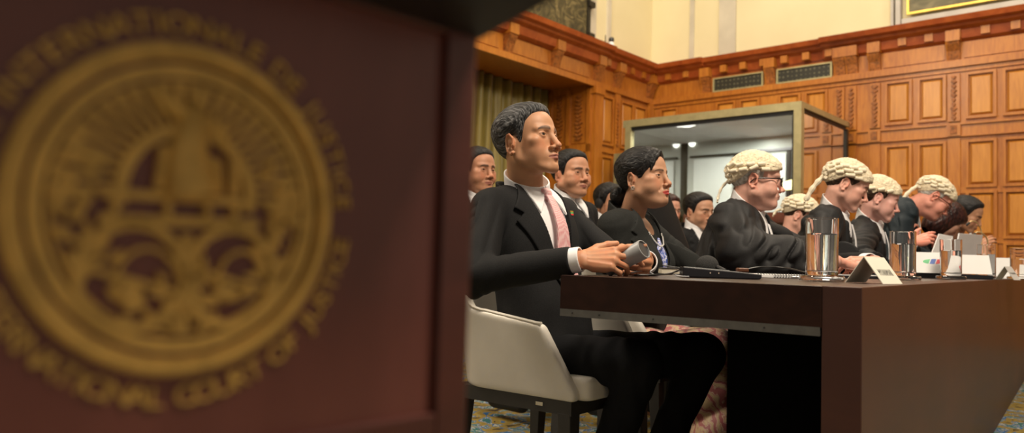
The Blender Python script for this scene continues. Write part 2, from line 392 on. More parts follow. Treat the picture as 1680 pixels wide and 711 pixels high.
for x0, x1 in ((.10, .62), (.70, .98), (1.12, 1.30), (1.40, 1.95)):
    bp('white_board', M_bw2, [(x0, x1, BD-.07, BD-.05, 1.45, 2.17)])
for x in (.66, 1.03, 1.35): bp('upright', M_dark, [(x-.02, x+.02, BD-.09, BD-.05, .9, 2.2)])
bp('wood_band', M_bb, [(.06, BL-.06, BD-.12, BD-.05, 1.30, 1.44), (.06, 1.5, BD-.4, BD-.12, 1.30, 1.34)])
bp('desk', M_bb, [(.06, BL-.06, .06, .55, .9, .94)])
bp('white_board', M_bw2, [(.15, 2.0, BD-.10, BD-.06, .96, 1.28)])
q = MB((BF[0]+BF[1]*1.98+BF[2]*(BD-.06)+ZU*2.40, -RD, ZU, NR)); q.lathe([(.05, .0), (.05, .01), (.035, .02), (.01, .025)], 20); q.build('reflection_disc', emis('reflection_glow', (1, .97, .9), 3), bt, world=True, smooth=True)  # glowing disc standing in for a lamp's reflection in the booth glass
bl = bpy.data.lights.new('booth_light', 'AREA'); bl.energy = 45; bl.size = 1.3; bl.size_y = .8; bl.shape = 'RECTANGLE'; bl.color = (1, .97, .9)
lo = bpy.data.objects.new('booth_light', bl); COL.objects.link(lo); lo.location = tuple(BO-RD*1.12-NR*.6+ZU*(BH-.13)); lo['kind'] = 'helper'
# desk lamp in the booth
dl = at(1301, 305, 8.35)
t = empty('desk_lamp', (dl[0], dl[1], .94), 0, 'small glowing yellow desk lamp on the desk inside the booth', 'lamp')
q = MB((V(dl[0], dl[1], .94), V(1, 0, 0), V(0, 1, 0), ZU)); q.lathe([(.06, 0), (.06, .015), (.012, .03), (.01, dl[2]-.94)], 16); q.build('base', M_brass, t, world=True, smooth=True)
q = MB((V(*dl), RD, NR, ZU)); q.tube([(-.11, 0, -.02), (-.09, 0, 0), (0, 0, .015), (.09, 0, 0), (.11, 0, -.02)], [.012, .045, .055, .045, .012], 14); q.build('lamp_shade', emis('lamp_glow', (1, .85, .35), 6), t, world=True, smooth=True)
# narrow bronze cabinet just left of the booth
cb = V(*(BO-RD*(BL+.30)-NR*.35))
t = empty('equipment_cabinet', cb, 0, 'narrow dark bronze framed cabinet just left of the glass booth', 'cabinet')
q = MB((cb, RD, NR, ZU)); q.box(-.06, .16, -.3, .0, 0, 2.12); q.build('body', plain('dark_cabinet', (.06, .045, .025), .5), t, world=True)
q = MB((cb, RD, NR, ZU)); q.box(-.09, -.05, -.3, .03, 0, 2.16); q.box(-.05, .18, -.3, .03, 2.10, 2.16); q.box(.15, .18, -.3, .03, 0, 2.1); q.build('frame', M_brass, t, world=True)
# ================================================================ LECTERN (foreground, left)
CP = math.radians(43.4)
PU = V(math.sin(CP), math.cos(CP), 0); PN = V(math.cos(CP), -math.sin(CP), 0)
PO = V(-.03014, .55, 0)
PF = (PO, PU, PN, ZU)                # x along the face (to the right), y out of the face towards the viewer
M_mah = wood('mahogany', (.055, .011, .007), (.080, .017, .011), (.105, .023, .015), (1, 1, 5), 6, .42, .25, big=3)
M_mah2 = wood('mahogany_field', (.12, .032, .024), (.15, .041, .031), (.18, .052, .039), (5, 1, 1), 6, .40, .35, big=3, bmp=.02)
lec = empty('lectern', PO-PU*.2, 0, 'dark red mahogany lectern with a gilt round court emblem, close to the viewer', 'lectern')
def pf(): return MB(PF)
q = pf(); q.box(-.42, .003, -.36, -.012, 0, .99); q.build('body', M_mah, lec, world=True)
q = pf(); q.box(-.40, -.025, -.012, -.006, .685, .945); q.build('front_panel', M_mah2, lec, world=True)
q = pf(); q.box(-.025, .003, -.012, .0, 0, 1.0); q.build('stile', M_mah, lec, world=True, bevel=.002)
q = pf(); q.box(-.42, -.40, -.012, .0, 0, 1.0); q.build('stile', M_mah, lec, world=True, bevel=.002)
q = pf(); q.box(-.40, -.025, -.012, .0, .945, 1.0); q.build('rail', M_mah, lec, world=True, bevel=.002)
q = pf(); q.box(-.40, -.025, -.012, .0, .60, .685); q.build('rail', M_mah, lec, world=True, bevel=.002)
q = pf(); q.box(-.40, -.025, -.012, -.005, .08, .60); q.build('lower_panel', M_mah2, lec, world=True)
q = pf(); q.box(-.44, .02, -.38, .01, 0, .07); q.build('plinth', M_mah, lec, world=True, bevel=.003)
q = pf(); q.prism([(-.40, .90), (-.0, .948), (.085, .966), (.085, 1.0), (-.40, .93)], -.45, .006, 0); q.build('reading_desk', plain('dark_ebony', (.012, .006, .006), .45, 0, .2, 10), lec, world=True, bevel=.002)
# gilt emblem
M_gold = plain('gilt_relief', (.68, .42, .11), .5, .3, .2, 60)
EC = (-.1998, .8120); ER = .0868
emb = empty('emblem', PO+PU*EC[0]+ZU*EC[1]+PN*(-.006), 0); emb.parent = lec; emb.matrix_parent_inverse = lec.matrix_world.inverted()
emb['label'] = 'gilt round court emblem'
EF = (PO+PU*EC[0]+ZU*EC[1]+PN*(-.006), PU, ZU, PN)
def ef(): return MB(EF)
def ring(q, r0, r1, h0, h1, a0=0, a1=360, c=(0, 0), n=96):
    A = np.radians(np.linspace(a0, a1, n+1)); full = abs(a1-a0) >= 360
    vs = []
    for a in A:
        for r, h in ((r0, h0), (r0, h1), (r1, h1), (r1, h0)): vs.append((c[0]+r*math.cos(a), c[1]+r*math.sin(a), h))
    fs = []
    for i in range(n):
        for k in range(4): fs.append([i*4+k, i*4+(k+1) % 4, (i+1)*4+(k+1) % 4, (i+1)*4+k])
    if not full: fs += [[0, 1, 2, 3], [n*4+3, n*4+2, n*4+1, n*4]]
    q.add(vs, fs)
R_ = ER
q = ef(); ring(q, R_*.895, R_, 0, .004); ring(q, R_*.92, R_*.975, .004, .0055); q.build('outer_ring', M_gold, emb, world=True)
q = ef(); ring(q, R_*.79, R_*.865, 0, .003); ring(q, R_*.74, R_*.765, 0, .002); q.build('inner_ring', M_gold, emb, world=True)
def bar(q, x0, y0, x1, y1, w, h=.003, w2=None):
    d = norm(V(x1-x0, y1-y0)); p = V(-d[1], d[0]); w2 = w if w2 is None else w2
    q.prism([(x0+p[0]*w, y0+p[1]*w), (x0-p[0]*w, y0-p[1]*w), (x1-p[0]*w2, y1-p[1]*w2), (x1+p[0]*w2, y1+p[1]*w2)], 0, h, 2)
q = ef()
for k in range(25):                                              # sun rays of the upper half
    a = math.radians(4+172*k/24); bar(q, .40*R_*math.cos(a), .06*R_+.44*R_*math.sin(a), .77*R_*math.cos(a), .0*R_+.77*R_*math.sin(a), .010*R_, .003, .030*R_)
q.build('sun_rays', M_gold, emb, world=True)
q = ef(); ring(q, .36*R_, .43*R_, 0, .004, 0, 180, (0, .08*R_)); bar(q, -.395*R_, .10*R_, -.395*R_, -.0*R_, .035*R_); bar(q, .395*R_, .10*R_, .395*R_, -.0*R_, .035*R_); q.build('arch', M_gold, emb, world=True)
q = ef(); bar(q, -.5*R_, .06*R_, .44*R_, .06*R_, .025*R_, .004); bar(q, -.5*R_, -.09*R_, .46*R_, -.07*R_, .03*R_, .004)
for x in (-.12, .12, .3, -.42): bar(q, x*R_, .05*R_, x*R_, -.07*R_, .02*R_, .004)
q.build('platform', M_gold, emb, world=True)
# seated robed figure with raised sword arm
q = ef()
for pts, w in (([(.02, .08), (-.02, .30), (.0, .52), (.02, .62)], (.17, .13, .10, .055)),):
    q.tube([V(x*R_, y*R_, .001) for x, y in pts], [a*R_ for a in w], 14)
q.lathe([(.001, -.05*R_), (.05*R_, -.03*R_), (.06*R_, .0), (.05*R_, .04*R_), (.001, .06*R_)], 14, (.02*R_, .69*R_, 0))
q.build('justice_figure', M_gold, emb, world=True, smooth=True)
q = ef()
q.tube([V(-.03, .55, .002), V(-.13, .60, .003), V(-.22, .66, .002)] @ (V(R_, R_, 1)*np.eye(3)) if False else [V(-.03*R_, .55*R_, .002), V(-.13*R_, .60*R_, .003), V(-.22*R_, .70*R_, .002)], [.05*R_, .06*R_, .04*R_], 10)
q.tube([V(.06*R_, .55*R_, .002), V(.17*R_, .50*R_, .003), V(.22*R_, .38*R_, .002)], [.05*R_, .045*R_, .03*R_], 10); q.tube([V(.0*R_, .3*R_, .003), V(.14*R_, .28*R_, .004), V(.17*R_, .10*R_, .002)], [.07*R_, .06*R_, .05*R_], 10)
q.tube([V(-.16*R_, .36*R_, .003), V(-.18*R_, .1*R_, .003)], .035*R_, 8); q.tube([V(.28*R_, .36*R_, .002), V(.29*R_, .1*R_, .002)], .04*R_, 8)
q.build('justice_limbs', M_gold, emb, world=True, smooth=True)
for cx in (-.30, .30):                                           # the two wheels / hemispheres
    q = ef(); ring(q, .27*R_, .325*R_, 0, .004, 0, 360, (cx*R_, -.41*R_), 48); ring(q, .15*R_, .175*R_, 0, .003, 20, 200, (cx*R_+.08*R_, -.41*R_), 24)
    bar(q, cx*R_-.27*R_, -.36*R_, cx*R_+.25*R_, -.50*R_, .018*R_); q.lathe([(.06*R_, 0), (.05*R_, .003), (.001, .004)], 12, (cx*R_-.02*R_, -.52*R_, 0)) ; q.build('hemisphere', M_gold, emb, world=True)
r5 = random.Random(5)
q = ef()
for k in range(120):                                             # foliage: laurel on both sides and below
    a = math.radians(r5.choice([r5.uniform(150, 215), r5.uniform(-35, 30), r5.uniform(205, 335)])); rr = r5.uniform(.50 if 200 < math.degrees(a) % 360 < 340 else .55, .74)*R_
    x, y = rr*math.cos(a), rr*math.sin(a); b_ = r5.uniform(0, 6.28); l = .065*R_
    q.prism([(x-l*math.cos(b_), y-l*math.sin(b_)), (x+.4*l*math.sin(b_), y-.4*l*math.cos(b_)), (x+l*math.cos(b_), y+l*math.sin(b_)), (x-.4*l*math.sin(b_), y+.4*l*math.cos(b_))], 0, .002+.002*r5.random(), 2)
q.build('laurel', M_gold, emb, world=True)
q = ef()
for k in range(46):                                              # fountain / flower between the wheels
    y = r5.uniform(-.72, -.18); x = r5.gauss(0, .05+.10*max(0, -.2-y)); l = .05*R_; b_ = math.radians(90)+r5.gauss(0, .5)
    q.prism([(x*R_-l*math.cos(b_), y*R_-l*math.sin(b_)), (x*R_+.45*l*math.sin(b_), y*R_-.45*l*math.cos(b_)), (x*R_+l*math.cos(b_), y*R_+l*math.sin(b_)), (x*R_-.45*l*math.sin(b_), y*R_+.45*l*math.cos(b_))], 0, .002+.0025*r5.random(), 2)
bar(q, 0, -.15*R_, 0, -.76*R_, .03*R_); q.build('fountain', M_gold, emb, world=True)
def text_mesh(s, size, font=None, ext=.0008):
    cu = bpy.data.curves.new('t', 'FONT'); cu.body = s; cu.size = size; cu.extrude = ext; cu.align_x = 'CENTER'; cu.resolution_u = 3
    o = bpy.data.objects.new('t', cu); COL.objects.link(o)
    dg = bpy.context.evaluated_depsgraph_get(); me = bpy.data.meshes.new_from_object(o.evaluated_get(dg))
    vs = np.array([v.co[:] for v in me.vertices]).reshape(-1, 3); fs = [list(p.vertices) for p in me.polygons]
    bpy.data.objects.remove(o); bpy.data.curves.remove(cu); bpy.data.meshes.remove(me); return vs, fs
def ring_text(s, a0, a1, r, size, inward, name):
    q = ef(); W = {'I': .5, ' ': .6, 'M': 1.2, 'N': 1.05, 'O': 1.1, 'C': 1.0, '.': .4, 'J': .7, 'L': .8, 'E': .85}
    w = [W.get(c, .95) for c in s]; tot = sum(w); x = 0
    for c, wc in zip(s, w):
        a = math.radians(a0+(a1-a0)*(x+wc/2)/tot); x += wc
        if c == ' ': continue
        vs, fs = text_mesh(c, size); th = a-math.pi/2 if not inward else a+math.pi/2
        vs[:, 0] *= 1.15; vs[:, 1] += 0 if not inward else -size*.72
        X = vs[:, 0]*math.cos(th)-vs[:, 1]*math.sin(th)+r*math.cos(a); Y = vs[:, 0]*math.sin(th)+vs[:, 1]*math.cos(th)+r*math.sin(a)
        q.add(np.stack([X, Y, vs[:, 2]+.001], 1), fs)
    return q.build(name, M_gold, emb, world=True)
ring_text('COUR INTERNATIONALE DE JUSTICE', 187, 3, R_*1.055, .0155, False, 'french_lettering')
ring_text('INTERNATIONAL COURT OF JUSTICE', 197, 353, R_*1.055, .0155, True, 'english_lettering')

# ================================================================ COUNSEL TABLE
BT = math.radians(36.5)
TE = V(-math.cos(BT), math.sin(BT), 0); TT = V(math.sin(BT), math.cos(BT), 0); TN = onz(1414.3, 472.4, .75); TN[2] = 0; TW = .74
TF = (TN, TT, TE, ZU)                # x: along the table away from the viewer, y: from the front edge towards the seats
M_tab = wood('walnut_veneer', (.020, .0065, .0035), (.032, .0105, .0055), (.046, .016, .009), (1.2, 6, 6), 4, .38, .35, big=2.2, rot=(0, 0, -(math.pi/2-BT)))
M_tabf = wood('red_walnut', (.030, .0075, .004), (.045, .012, .006), (.064, .018, .0095), (.5, .5, 2.2), 3.0, .5, .12, big=1.1)
M_strip = plain('grey_metal_strip', (.12, .118, .11), .45, .3, .15, 40)
tb = empty('counsel_table', TN+TT*2+TE*.3, 0, 'long dark walnut table with a grey strip under its end, reaching away to the right', 'table')
LT = 6.6
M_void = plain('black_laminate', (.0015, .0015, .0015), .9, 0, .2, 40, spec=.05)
M_end = wood('dark_walnut_edge', (.014, .0042, .0022), (.022, .0068, .0034), (.032, .0105, .0055), (1.2, 6, 6), 4, .6, .0, big=2.2, rot=(0, 0, -(math.pi/2-BT)))
M_end.node_tree.nodes['Principled BSDF'].inputs['Specular IOR Level'].default_value = .2
def tq(): return MB(TF)
q = tq(); q.box(0, LT, .08, TW, .660, .75); q.build('table_top', M_tab, tb, world=True, bevel=.002)
q = tq(); q.prism([(0, .0), (0, .75), (.0, .75)], 0, 1, 0) if False else q.box(0, LT, 0, .08, 0, .7505); q.build('front_panel', M_tabf, tb, world=True, bevel=.002)
q = tq(); q.box(-.0012, .002, .081, TW, .661, .749); q.build('end_board', M_end, tb, world=True)
q = tq(); q.box(-.0015, .03, .083, TW, .643, .662); q.build('metal_strip', M_strip, tb, world=True)
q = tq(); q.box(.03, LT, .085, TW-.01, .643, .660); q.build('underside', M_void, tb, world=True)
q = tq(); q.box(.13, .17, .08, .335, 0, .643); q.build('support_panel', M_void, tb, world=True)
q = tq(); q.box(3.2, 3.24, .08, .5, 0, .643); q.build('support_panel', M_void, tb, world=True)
for x in (.02, .31):
    pass
for y in (.20, .47, .62, .70):
    q = tq(); q.box(-.0028, -.001, y, y+.003, .651, .654); q.build('screw', M_black, tb, world=True)

# ---- tumblers of water on glass coasters
def glassmat(name, ior, tint):
    m, nt, b = newmat(name); b.inputs['Base Color'].default_value = c4(tint); b.inputs['Transmission Weight'].default_value = 1; b.inputs['Roughness'].default_value = 0; b.inputs['IOR'].default_value = ior; return m
M_gl = glassmat('clear_glass', 1.45, (1, 1, 1)); M_wat = glassmat('water', 1.33, (1, 1, 1)); M_gls = thin_glass('tumbler_wall', .10)
def tumbler(px, py, Y, lab, k=1., lvl=.70):
    p = at(px, py, Y); p[2] = .7515
    g = empty('water_glass', p, .3, lab, 'glass', 'tumblers of water along the table')
    R = .044*k; H = .174*k
    q = MB((p, V(1, 0, 0), V(0, 1, 0), ZU)); o = []
    o = [(.058*k, 0), (.060*k, .004*k), (.060*k, .012*k), (.056*k, .015*k), (.02, .015*k)]
    q.lathe(o, 48); q.build('coaster', M_gl, g, world=True, smooth=False)
    z0 = .0155*k
    prof = [(.001, z0), (R*.94, z0), (R*.97, z0+.003), (R, H), (R-.001, H+.0008), (R-.0022, H), (R*.97-.0022, z0+.014*k), (.001, z0+.012*k)]
    q = MB((p, V(1, 0, 0), V(0, 1, 0), ZU)); q.lathe(prof, 56); q.build('tumbler', M_gl, g, world=True, smooth=True)
    zw = z0+(H-z0)*lvl
    q = MB((p, V(1, 0, 0), V(0, 1, 0), ZU)); q.lathe([(.001, z0+.0125*k), (R*.965-.0026, z0+.0145*k), (R*.985-.0024, zw), (.001, zw-.0003)], 56); q.build('water', M_wat, g, world=True, smooth=True)
    return g
tumbler(1348, 461, 2.17, 'tall tumbler of water nearest the viewer, left of the folded name sign', 1.0, .73)
tumbler(1481, 457.5, 2.86, 'tumbler of water right behind the folded name sign', 1.02, .72)
tumbler(1560, 457.5, 3.50, 'tumbler of water in front of the white card with a coloured logo', 1.02, .70)
tumbler(1618, 456, 4.05, 'tumbler of water at the right end of the white cards', 1.02, .70)
tumbler(1672, 456, 4.45, 'farthest tumbler of water, at the right edge behind the small tent card', 1.02, .62)

# ---- folded name sign (MYANMAR)
M_card = plain('ivory_card', (.74, .72, .62), .6, 0, .04, 10)
M_card_w = plain('white_card', (.86, .86, .86), .6, 0, .02, 10)
M_ink = plain('black_ink', (.015, .015, .015), .6)
def yaw_frame(o, a):   # a: heading of the axis x
    return (V(*o), V(math.cos(a), math.sin(a), 0), V(-math.sin(a), math.cos(a), 0), ZU)
def tent(name, fr, W, H, D, mats, lab, cat='sign', front=None, th=.0022, label_front=None, grp=None):
    """ridge tent card; x along the ridge, -y is the lettered face"""
    t = empty(name, fr[0]+fr[1]*W/2, 0, lab, cat, grp)
    q = MB(fr); q.hexa([(0, -D/2, 0), (W, -D/2, 0), (W, -D/2+th, 0), (0, -D/2+th, 0), (0, -th/2, H), (W, -th/2, H), (W, th/2, H), (0, th/2, H)]); q.build('front_leaf', mats, t, world=True)
    q = MB(fr); q.hexa([(0, D/2-th, 0), (W, D/2-th, 0), (W, D/2, 0), (0, D/2, 0), (0, -th/2, H), (W, -th/2, H), (W, th/2, H), (0, th/2, H)]); q.build('back_leaf', mats, t, world=True)
    return t
def card_text(t, fr, W, H, D, s, size, xc, zc, mat, name='lettering', sx=1., off=.0006):
    vs, fs = text_mesh(s, size, ext=.0002); L = math.hypot(H, D/2); up = V(0, D/2/L, H/L); nn = V(0, -H/L, D/2/L)
    q = MB(fr); o = V(xc, -D/2, 0)+up*zc
    q.add([o+V(1, 0, 0)*(v[0]*sx)+up*v[1]+nn*(off+v[2]) for v in vs], fs); return q.build(name, mat, t, world=True)
def tent_at(px, Yn, ang, W, H, D, **k):
    p = at(px, 460, Yn); p[2] = .751; return yaw_frame(p, ang)
p_ = at(1449, 462, 2.02); p_[2] = .751
sy = V(-math.sin(D45 := math.radians(43)), math.cos(D45), 0)
sf = yaw_frame(p_+sy*.05, D45)
t = tent('name_sign', sf, .130, .070, .10, M_card, 'folded ivory name sign lettered MYANMAR near the table corner')
card_text(t, sf, .130, .070, .10, 'MYANMAR', .029, .066, .026, M_ink, sx=.62)
def black_unit(px, Y, w_, h_, lab):
    p = at(px, 452, Y); p[2] = .7515; fr = yaw_frame(p, -.05); t = empty('conference_unit', p, 0, lab, 'microphone'); q = MB(fr); q.prism([(-w_/2, 0), (w_/2, 0), (w_/2, h_*.8), (-w_/2, h_)], -.045, .045, 1); q.build('body', plain('black_plastic', (.012, .012, .016), .3), t, world=True, bevel=.003)
LOGO = [(plain('logo_green', (.20, .62, .32), .6)), (plain('logo_blue', (.16, .25, .62), .6)), (plain('logo_red', (.75, .13, .15), .6))]
black_unit(1532, 3.68, .19, .024, 'black conference unit under the white card with the logo')
black_unit(1594, 3.86, .16, .024, 'black conference unit under the plain white card')
def card_fr(px, Y, z, ang): p = at(px, 440, Y); p[2] = z; return yaw_frame(p, math.radians(ang))
wf = card_fr(1499, 3.64, .7765, -3); CH = .096
t = tent('white_card', wf, .168, CH, .06, M_card_w, 'white tent card with a green, blue and red oval logo', 'card')
L_ = math.hypot(CH, .03); up_ = wf[0]*0+V(0, .03/L_, CH/L_); nn_ = V(0, -CH/L_, .03/L_)
def logo(x0, x1, m):
    q = MB(wf); a = .048; b_ = .0125; o = V(.083, -.03, 0)+up_*.056; P = []
    for i in range(13):
        x = x0+(x1-x0)*i/12; P.append((x, b_*math.sqrt(max(0, 1-(x/a)**2))))
    P = P+[(x, -y) for x, y in P[::-1]]
    P = [(x+y*.5, y) for x, y in P]
    vs = [o+V(1, 0, 0)*x+up_*y+nn_*.0008 for x, y in P]+[o+V(1, 0, 0)*x+up_*y+nn_*.0002 for x, y in P]; n = len(P)
    q.add(vs, [list(range(n)), list(range(n, 2*n))[::-1]]+[[i, n+i, n+(i+1) % n, (i+1) % n] for i in range(n)]); q.build('logo', m, t, world=True)
logo(-.048, -.018, LOGO[0]); logo(-.013, .009, LOGO[1]); logo(.014, .048, LOGO[2])
tent('white_card', card_fr(1562, 3.86, .7765, -6), .172, .094, .07, M_card_w, 'plain white tent card between the third and fourth tumblers', 'card')
tent('white_card', card_fr(1627, 4.75, .7515, -4), .150, .125, .08, M_card_w, 'plain white tent card behind the small grey lettered sign', 'card')
p_ = at(1664, 454, 3.92); p_[2] = .7515; D2 = math.radians(35); sy = V(-math.sin(D2), math.cos(D2), 0); gf = yaw_frame(p_+sy*.045, D2)
t = tent('name_sign', gf, .075, .068, .09, plain('grey_card', (.50, .48, .46), .6, 0, .05, 10), 'small grey folded name sign at the right edge of the photo')
card_text(t, gf, .075, .068, .09, 'MYANMAR', .016, .038, .034, M_ink, sx=.8)
# ================================================================ IMPLICIT-SURFACE MODELLER
def smin(a, b, k): h = np.clip(.5+.5*(b-a)/k, 0, 1); return b+(a-b)*h-k*h*(1-h)
def smax(a, b, k): return -smin(-a, -b, k)
def ell(P, c, r):
    q = P-np.asarray(c); r = np.asarray(r, float); k0 = np.linalg.norm(q/r, axis=1); k1 = np.linalg.norm(q/(r*r), axis=1)
    return k0*(k0-1)/np.maximum(k1, 1e-9)
def cap(P, a, b, ra, rb=None):
    a = np.asarray(a, float); b = np.asarray(b, float); rb = ra if rb is None else rb
    ab = b-a; t = np.clip((P-a)@ab/max(ab@ab, 1e-12), 0, 1)
    return np.linalg.norm(P-a-t[:, None]*ab, axis=1)-(ra+(rb-ra)*t)
def poly2(x, y, pts):
    """signed distance to a closed polygon, negative inside"""
    pts = np.asarray(pts, float); n = len(pts); d = np.full(len(x), 1e9); s = np.ones(len(x))
    for i in range(n):
        a = pts[i]; b = pts[i-1]; ex, ey = b-a; wx = x-a[0]; wy = y-a[1]
        t = np.clip((wx*ex+wy*ey)/(ex*ex+ey*ey), 0, 1); d = np.minimum(d, (wx-ex*t)**2+(wy-ey*t)**2)
        c1 = y >= a[1]; c2 = y < b[1]; c3 = ex*wy > ey*wx
        s = np.where((c1 & c2 & c3) | (~c1 & ~c2 & ~c3), -s, s)
    return s*np.sqrt(d)
_lat = np.random.default_rng(3).random((32, 32, 32))
def vnoise(P):
    i = np.floor(P).astype(int); f = P-i; f = f*f*(3-2*f); o = 0
    for dx in (0, 1):
        for dy in (0, 1):
            for dz in (0, 1):
                w = (f[:, 0] if dx else 1-f[:, 0])*(f[:, 1] if dy else 1-f[:, 1])*(f[:, 2] if dz else 1-f[:, 2])
                o = o+w*_lat[(i[:, 0]+dx) & 31, (i[:, 1]+dy) & 31, (i[:, 2]+dz) & 31]
    return o*2-1
def rotx(a): c, s = math.cos(a), math.sin(a); return np.array([[1, 0, 0], [0, c, -s], [0, s, c]])
def roty(a): c, s = math.cos(a), math.sin(a); return np.array([[c, 0, s], [0, 1, 0], [-s, 0, c]])
def rotz(a): c, s = math.cos(a), math.sin(a); return np.array([[c, -s, 0], [s, c, 0], [0, 0, 1]])
class Fr:
    """frame: world = R@p + o"""
    def __init__(s, R=None, o=(0, 0, 0)): s.R = np.eye(3) if R is None else R; s.o = np.asarray(o, float)
    def inv(s, P): return (P-s.o)@s.R
    def to(s, P): return np.asarray(P)@s.R.T+s.o
    def mul(s, g): return Fr(s.R@g.R, s.R@g.o+s.o)
def sdf_mesh(f, lo, hi, h, B=12):
    lo = np.asarray(lo, float); n = np.ceil((np.asarray(hi)-lo)/h/B).astype(int)
    N = n*B; D = np.ones(tuple(N), np.float32)
    cs = np.stack(np.meshgrid(*[np.arange(k) for k in n], indexing='ij'), -1).reshape(-1, 3)
    cen = lo+(cs*B+(B-1)/2)*h; v = f(cen); lim = B*h*.90+.004
    far = v < -lim
    for c in cs[far]: D[c[0]*B:(c[0]+1)*B, c[1]*B:(c[1]+1)*B, c[2]*B:(c[2]+1)*B] = -1
    near = cs[np.abs(v) <= lim]
    g = np.stack(np.meshgrid(*[np.arange(B)]*3, indexing='ij'), -1).reshape(-1, 3)
    for s0 in range(0, len(near), 200):
        nb = near[s0:s0+200]; P = lo+((nb[:, None, :]*B+g[None]).reshape(-1, 3))*h
        val = f(P).reshape(len(nb), B, B, B)
        for c, vv in zip(nb, val): D[c[0]*B:(c[0]+1)*B, c[1]*B:(c[1]+1)*B, c[2]*B:(c[2]+1)*B] = vv
    return surface_nets(D, lo, h)
def surface_nets(D, lo, h):
    S = D < 0; nx, ny, nz = D.shape
    c = np.zeros((nx-1, ny-1, nz-1), np.int8)
    for i in (0, 1):
        for j in (0, 1):
            for k in (0, 1): c += S[i:nx-1+i, j:ny-1+j, k:nz-1+k]
    idx = np.argwhere((c > 0) & (c < 8))
    if not len(idx): return np.zeros((0, 3)), np.zeros((0, 4), int)
    vid = np.full(c.shape, -1, np.int32); vid[idx[:, 0], idx[:, 1], idx[:, 2]] = np.arange(len(idx))
    acc = np.zeros((len(idx), 3)); cnt = np.zeros(len(idx))
    cor = [(i, j, k) for i in (0, 1) for j in (0, 1) for k in (0, 1)]
    vals = {q: D[idx[:, 0]+q[0], idx[:, 1]+q[1], idx[:, 2]+q[2]].astype(float) for q in cor}
    for q in cor:
        for ax in range(3):
            if q[ax]: continue
            q2 = tuple(q[m]+(1 if m == ax else 0) for m in range(3)); a, b = vals[q], vals[q2]
            m = (a < 0) != (b < 0); t = np.where(m, a/np.where(m, a-b, 1), 0)
            p = np.tile(np.array(q, float), (len(idx), 1)); p[:, ax] += t
            acc += p*m[:, None]; cnt += m
    vs = lo+(idx+acc/cnt[:, None])*h; F = []
    for ax in range(3):
        a, b = [(1, 2), (2, 0), (0, 1)][ax]
        sl = [slice(None)]*3; sl2 = [slice(None)]*3; sl[ax] = slice(0, -1); sl2[ax] = slice(1, None)
        e = np.argwhere(S[tuple(sl)] != S[tuple(sl2)])
        e = e[(e[:, a] > 0) & (e[:, b] > 0) & (e[:, a] < D.shape[a]-1) & (e[:, b] < D.shape[b]-1)]
        ins = S[e[:, 0], e[:, 1], e[:, 2]]
        def g(da, db):
            q = e.copy(); q[:, a] += da; q[:, b] += db; return vid[q[:, 0], q[:, 1], q[:, 2]]
        Q = np.stack([g(-1, -1), g(0, -1), g(0, 0), g(-1, 0)], 1)
        Q[~ins] = Q[~ins][:, ::-1]; F.append(Q)
    F = np.concatenate(F); F = F[(F >= 0).all(1)]
    return vs, F
def relax(vs, F, it=1, lam=.5):
    for _ in range(it):
        s = np.zeros_like(vs); c = np.zeros(len(vs))
        for i in range(4):
            a = F[:, i]; b = F[:, (i+1) % 4]; np.add.at(s, a, vs[b]); np.add.at(c, a, 1); np.add.at(s, b, vs[a]); np.add.at(c, b, 1)
        vs = vs+lam*(s/np.maximum(c, 1)[:, None]-vs)
    return vs
def join(parts):
    V_ = []; F_ = []; n = 0
    for v, f in parts: V_.append(v); F_.append(f+n); n += len(v)
    return np.concatenate(V_), np.concatenate(F_)
def voxel_union(vs, F, h):
    me = bpy.data.meshes.new('tmp'); me.from_pydata(vs.tolist(), [], F.tolist()); o = bpy.data.objects.new('tmp', me); COL.objects.link(o)
    m = o.modifiers.new('r', 'REMESH'); m.mode = 'VOXEL'; m.voxel_size = h; m.adaptivity = 0
    dg = bpy.context.evaluated_depsgraph_get(); me2 = bpy.data.meshes.new_from_object(o.evaluated_get(dg))
    n = len(me2.vertices); a = np.empty(n*3); me2.vertices.foreach_get('co', a); f = [list(p.vertices) for p in me2.polygons]
    bpy.data.objects.remove(o); bpy.data.meshes.remove(me); bpy.data.meshes.remove(me2)
    return a.reshape(-1, 3), f
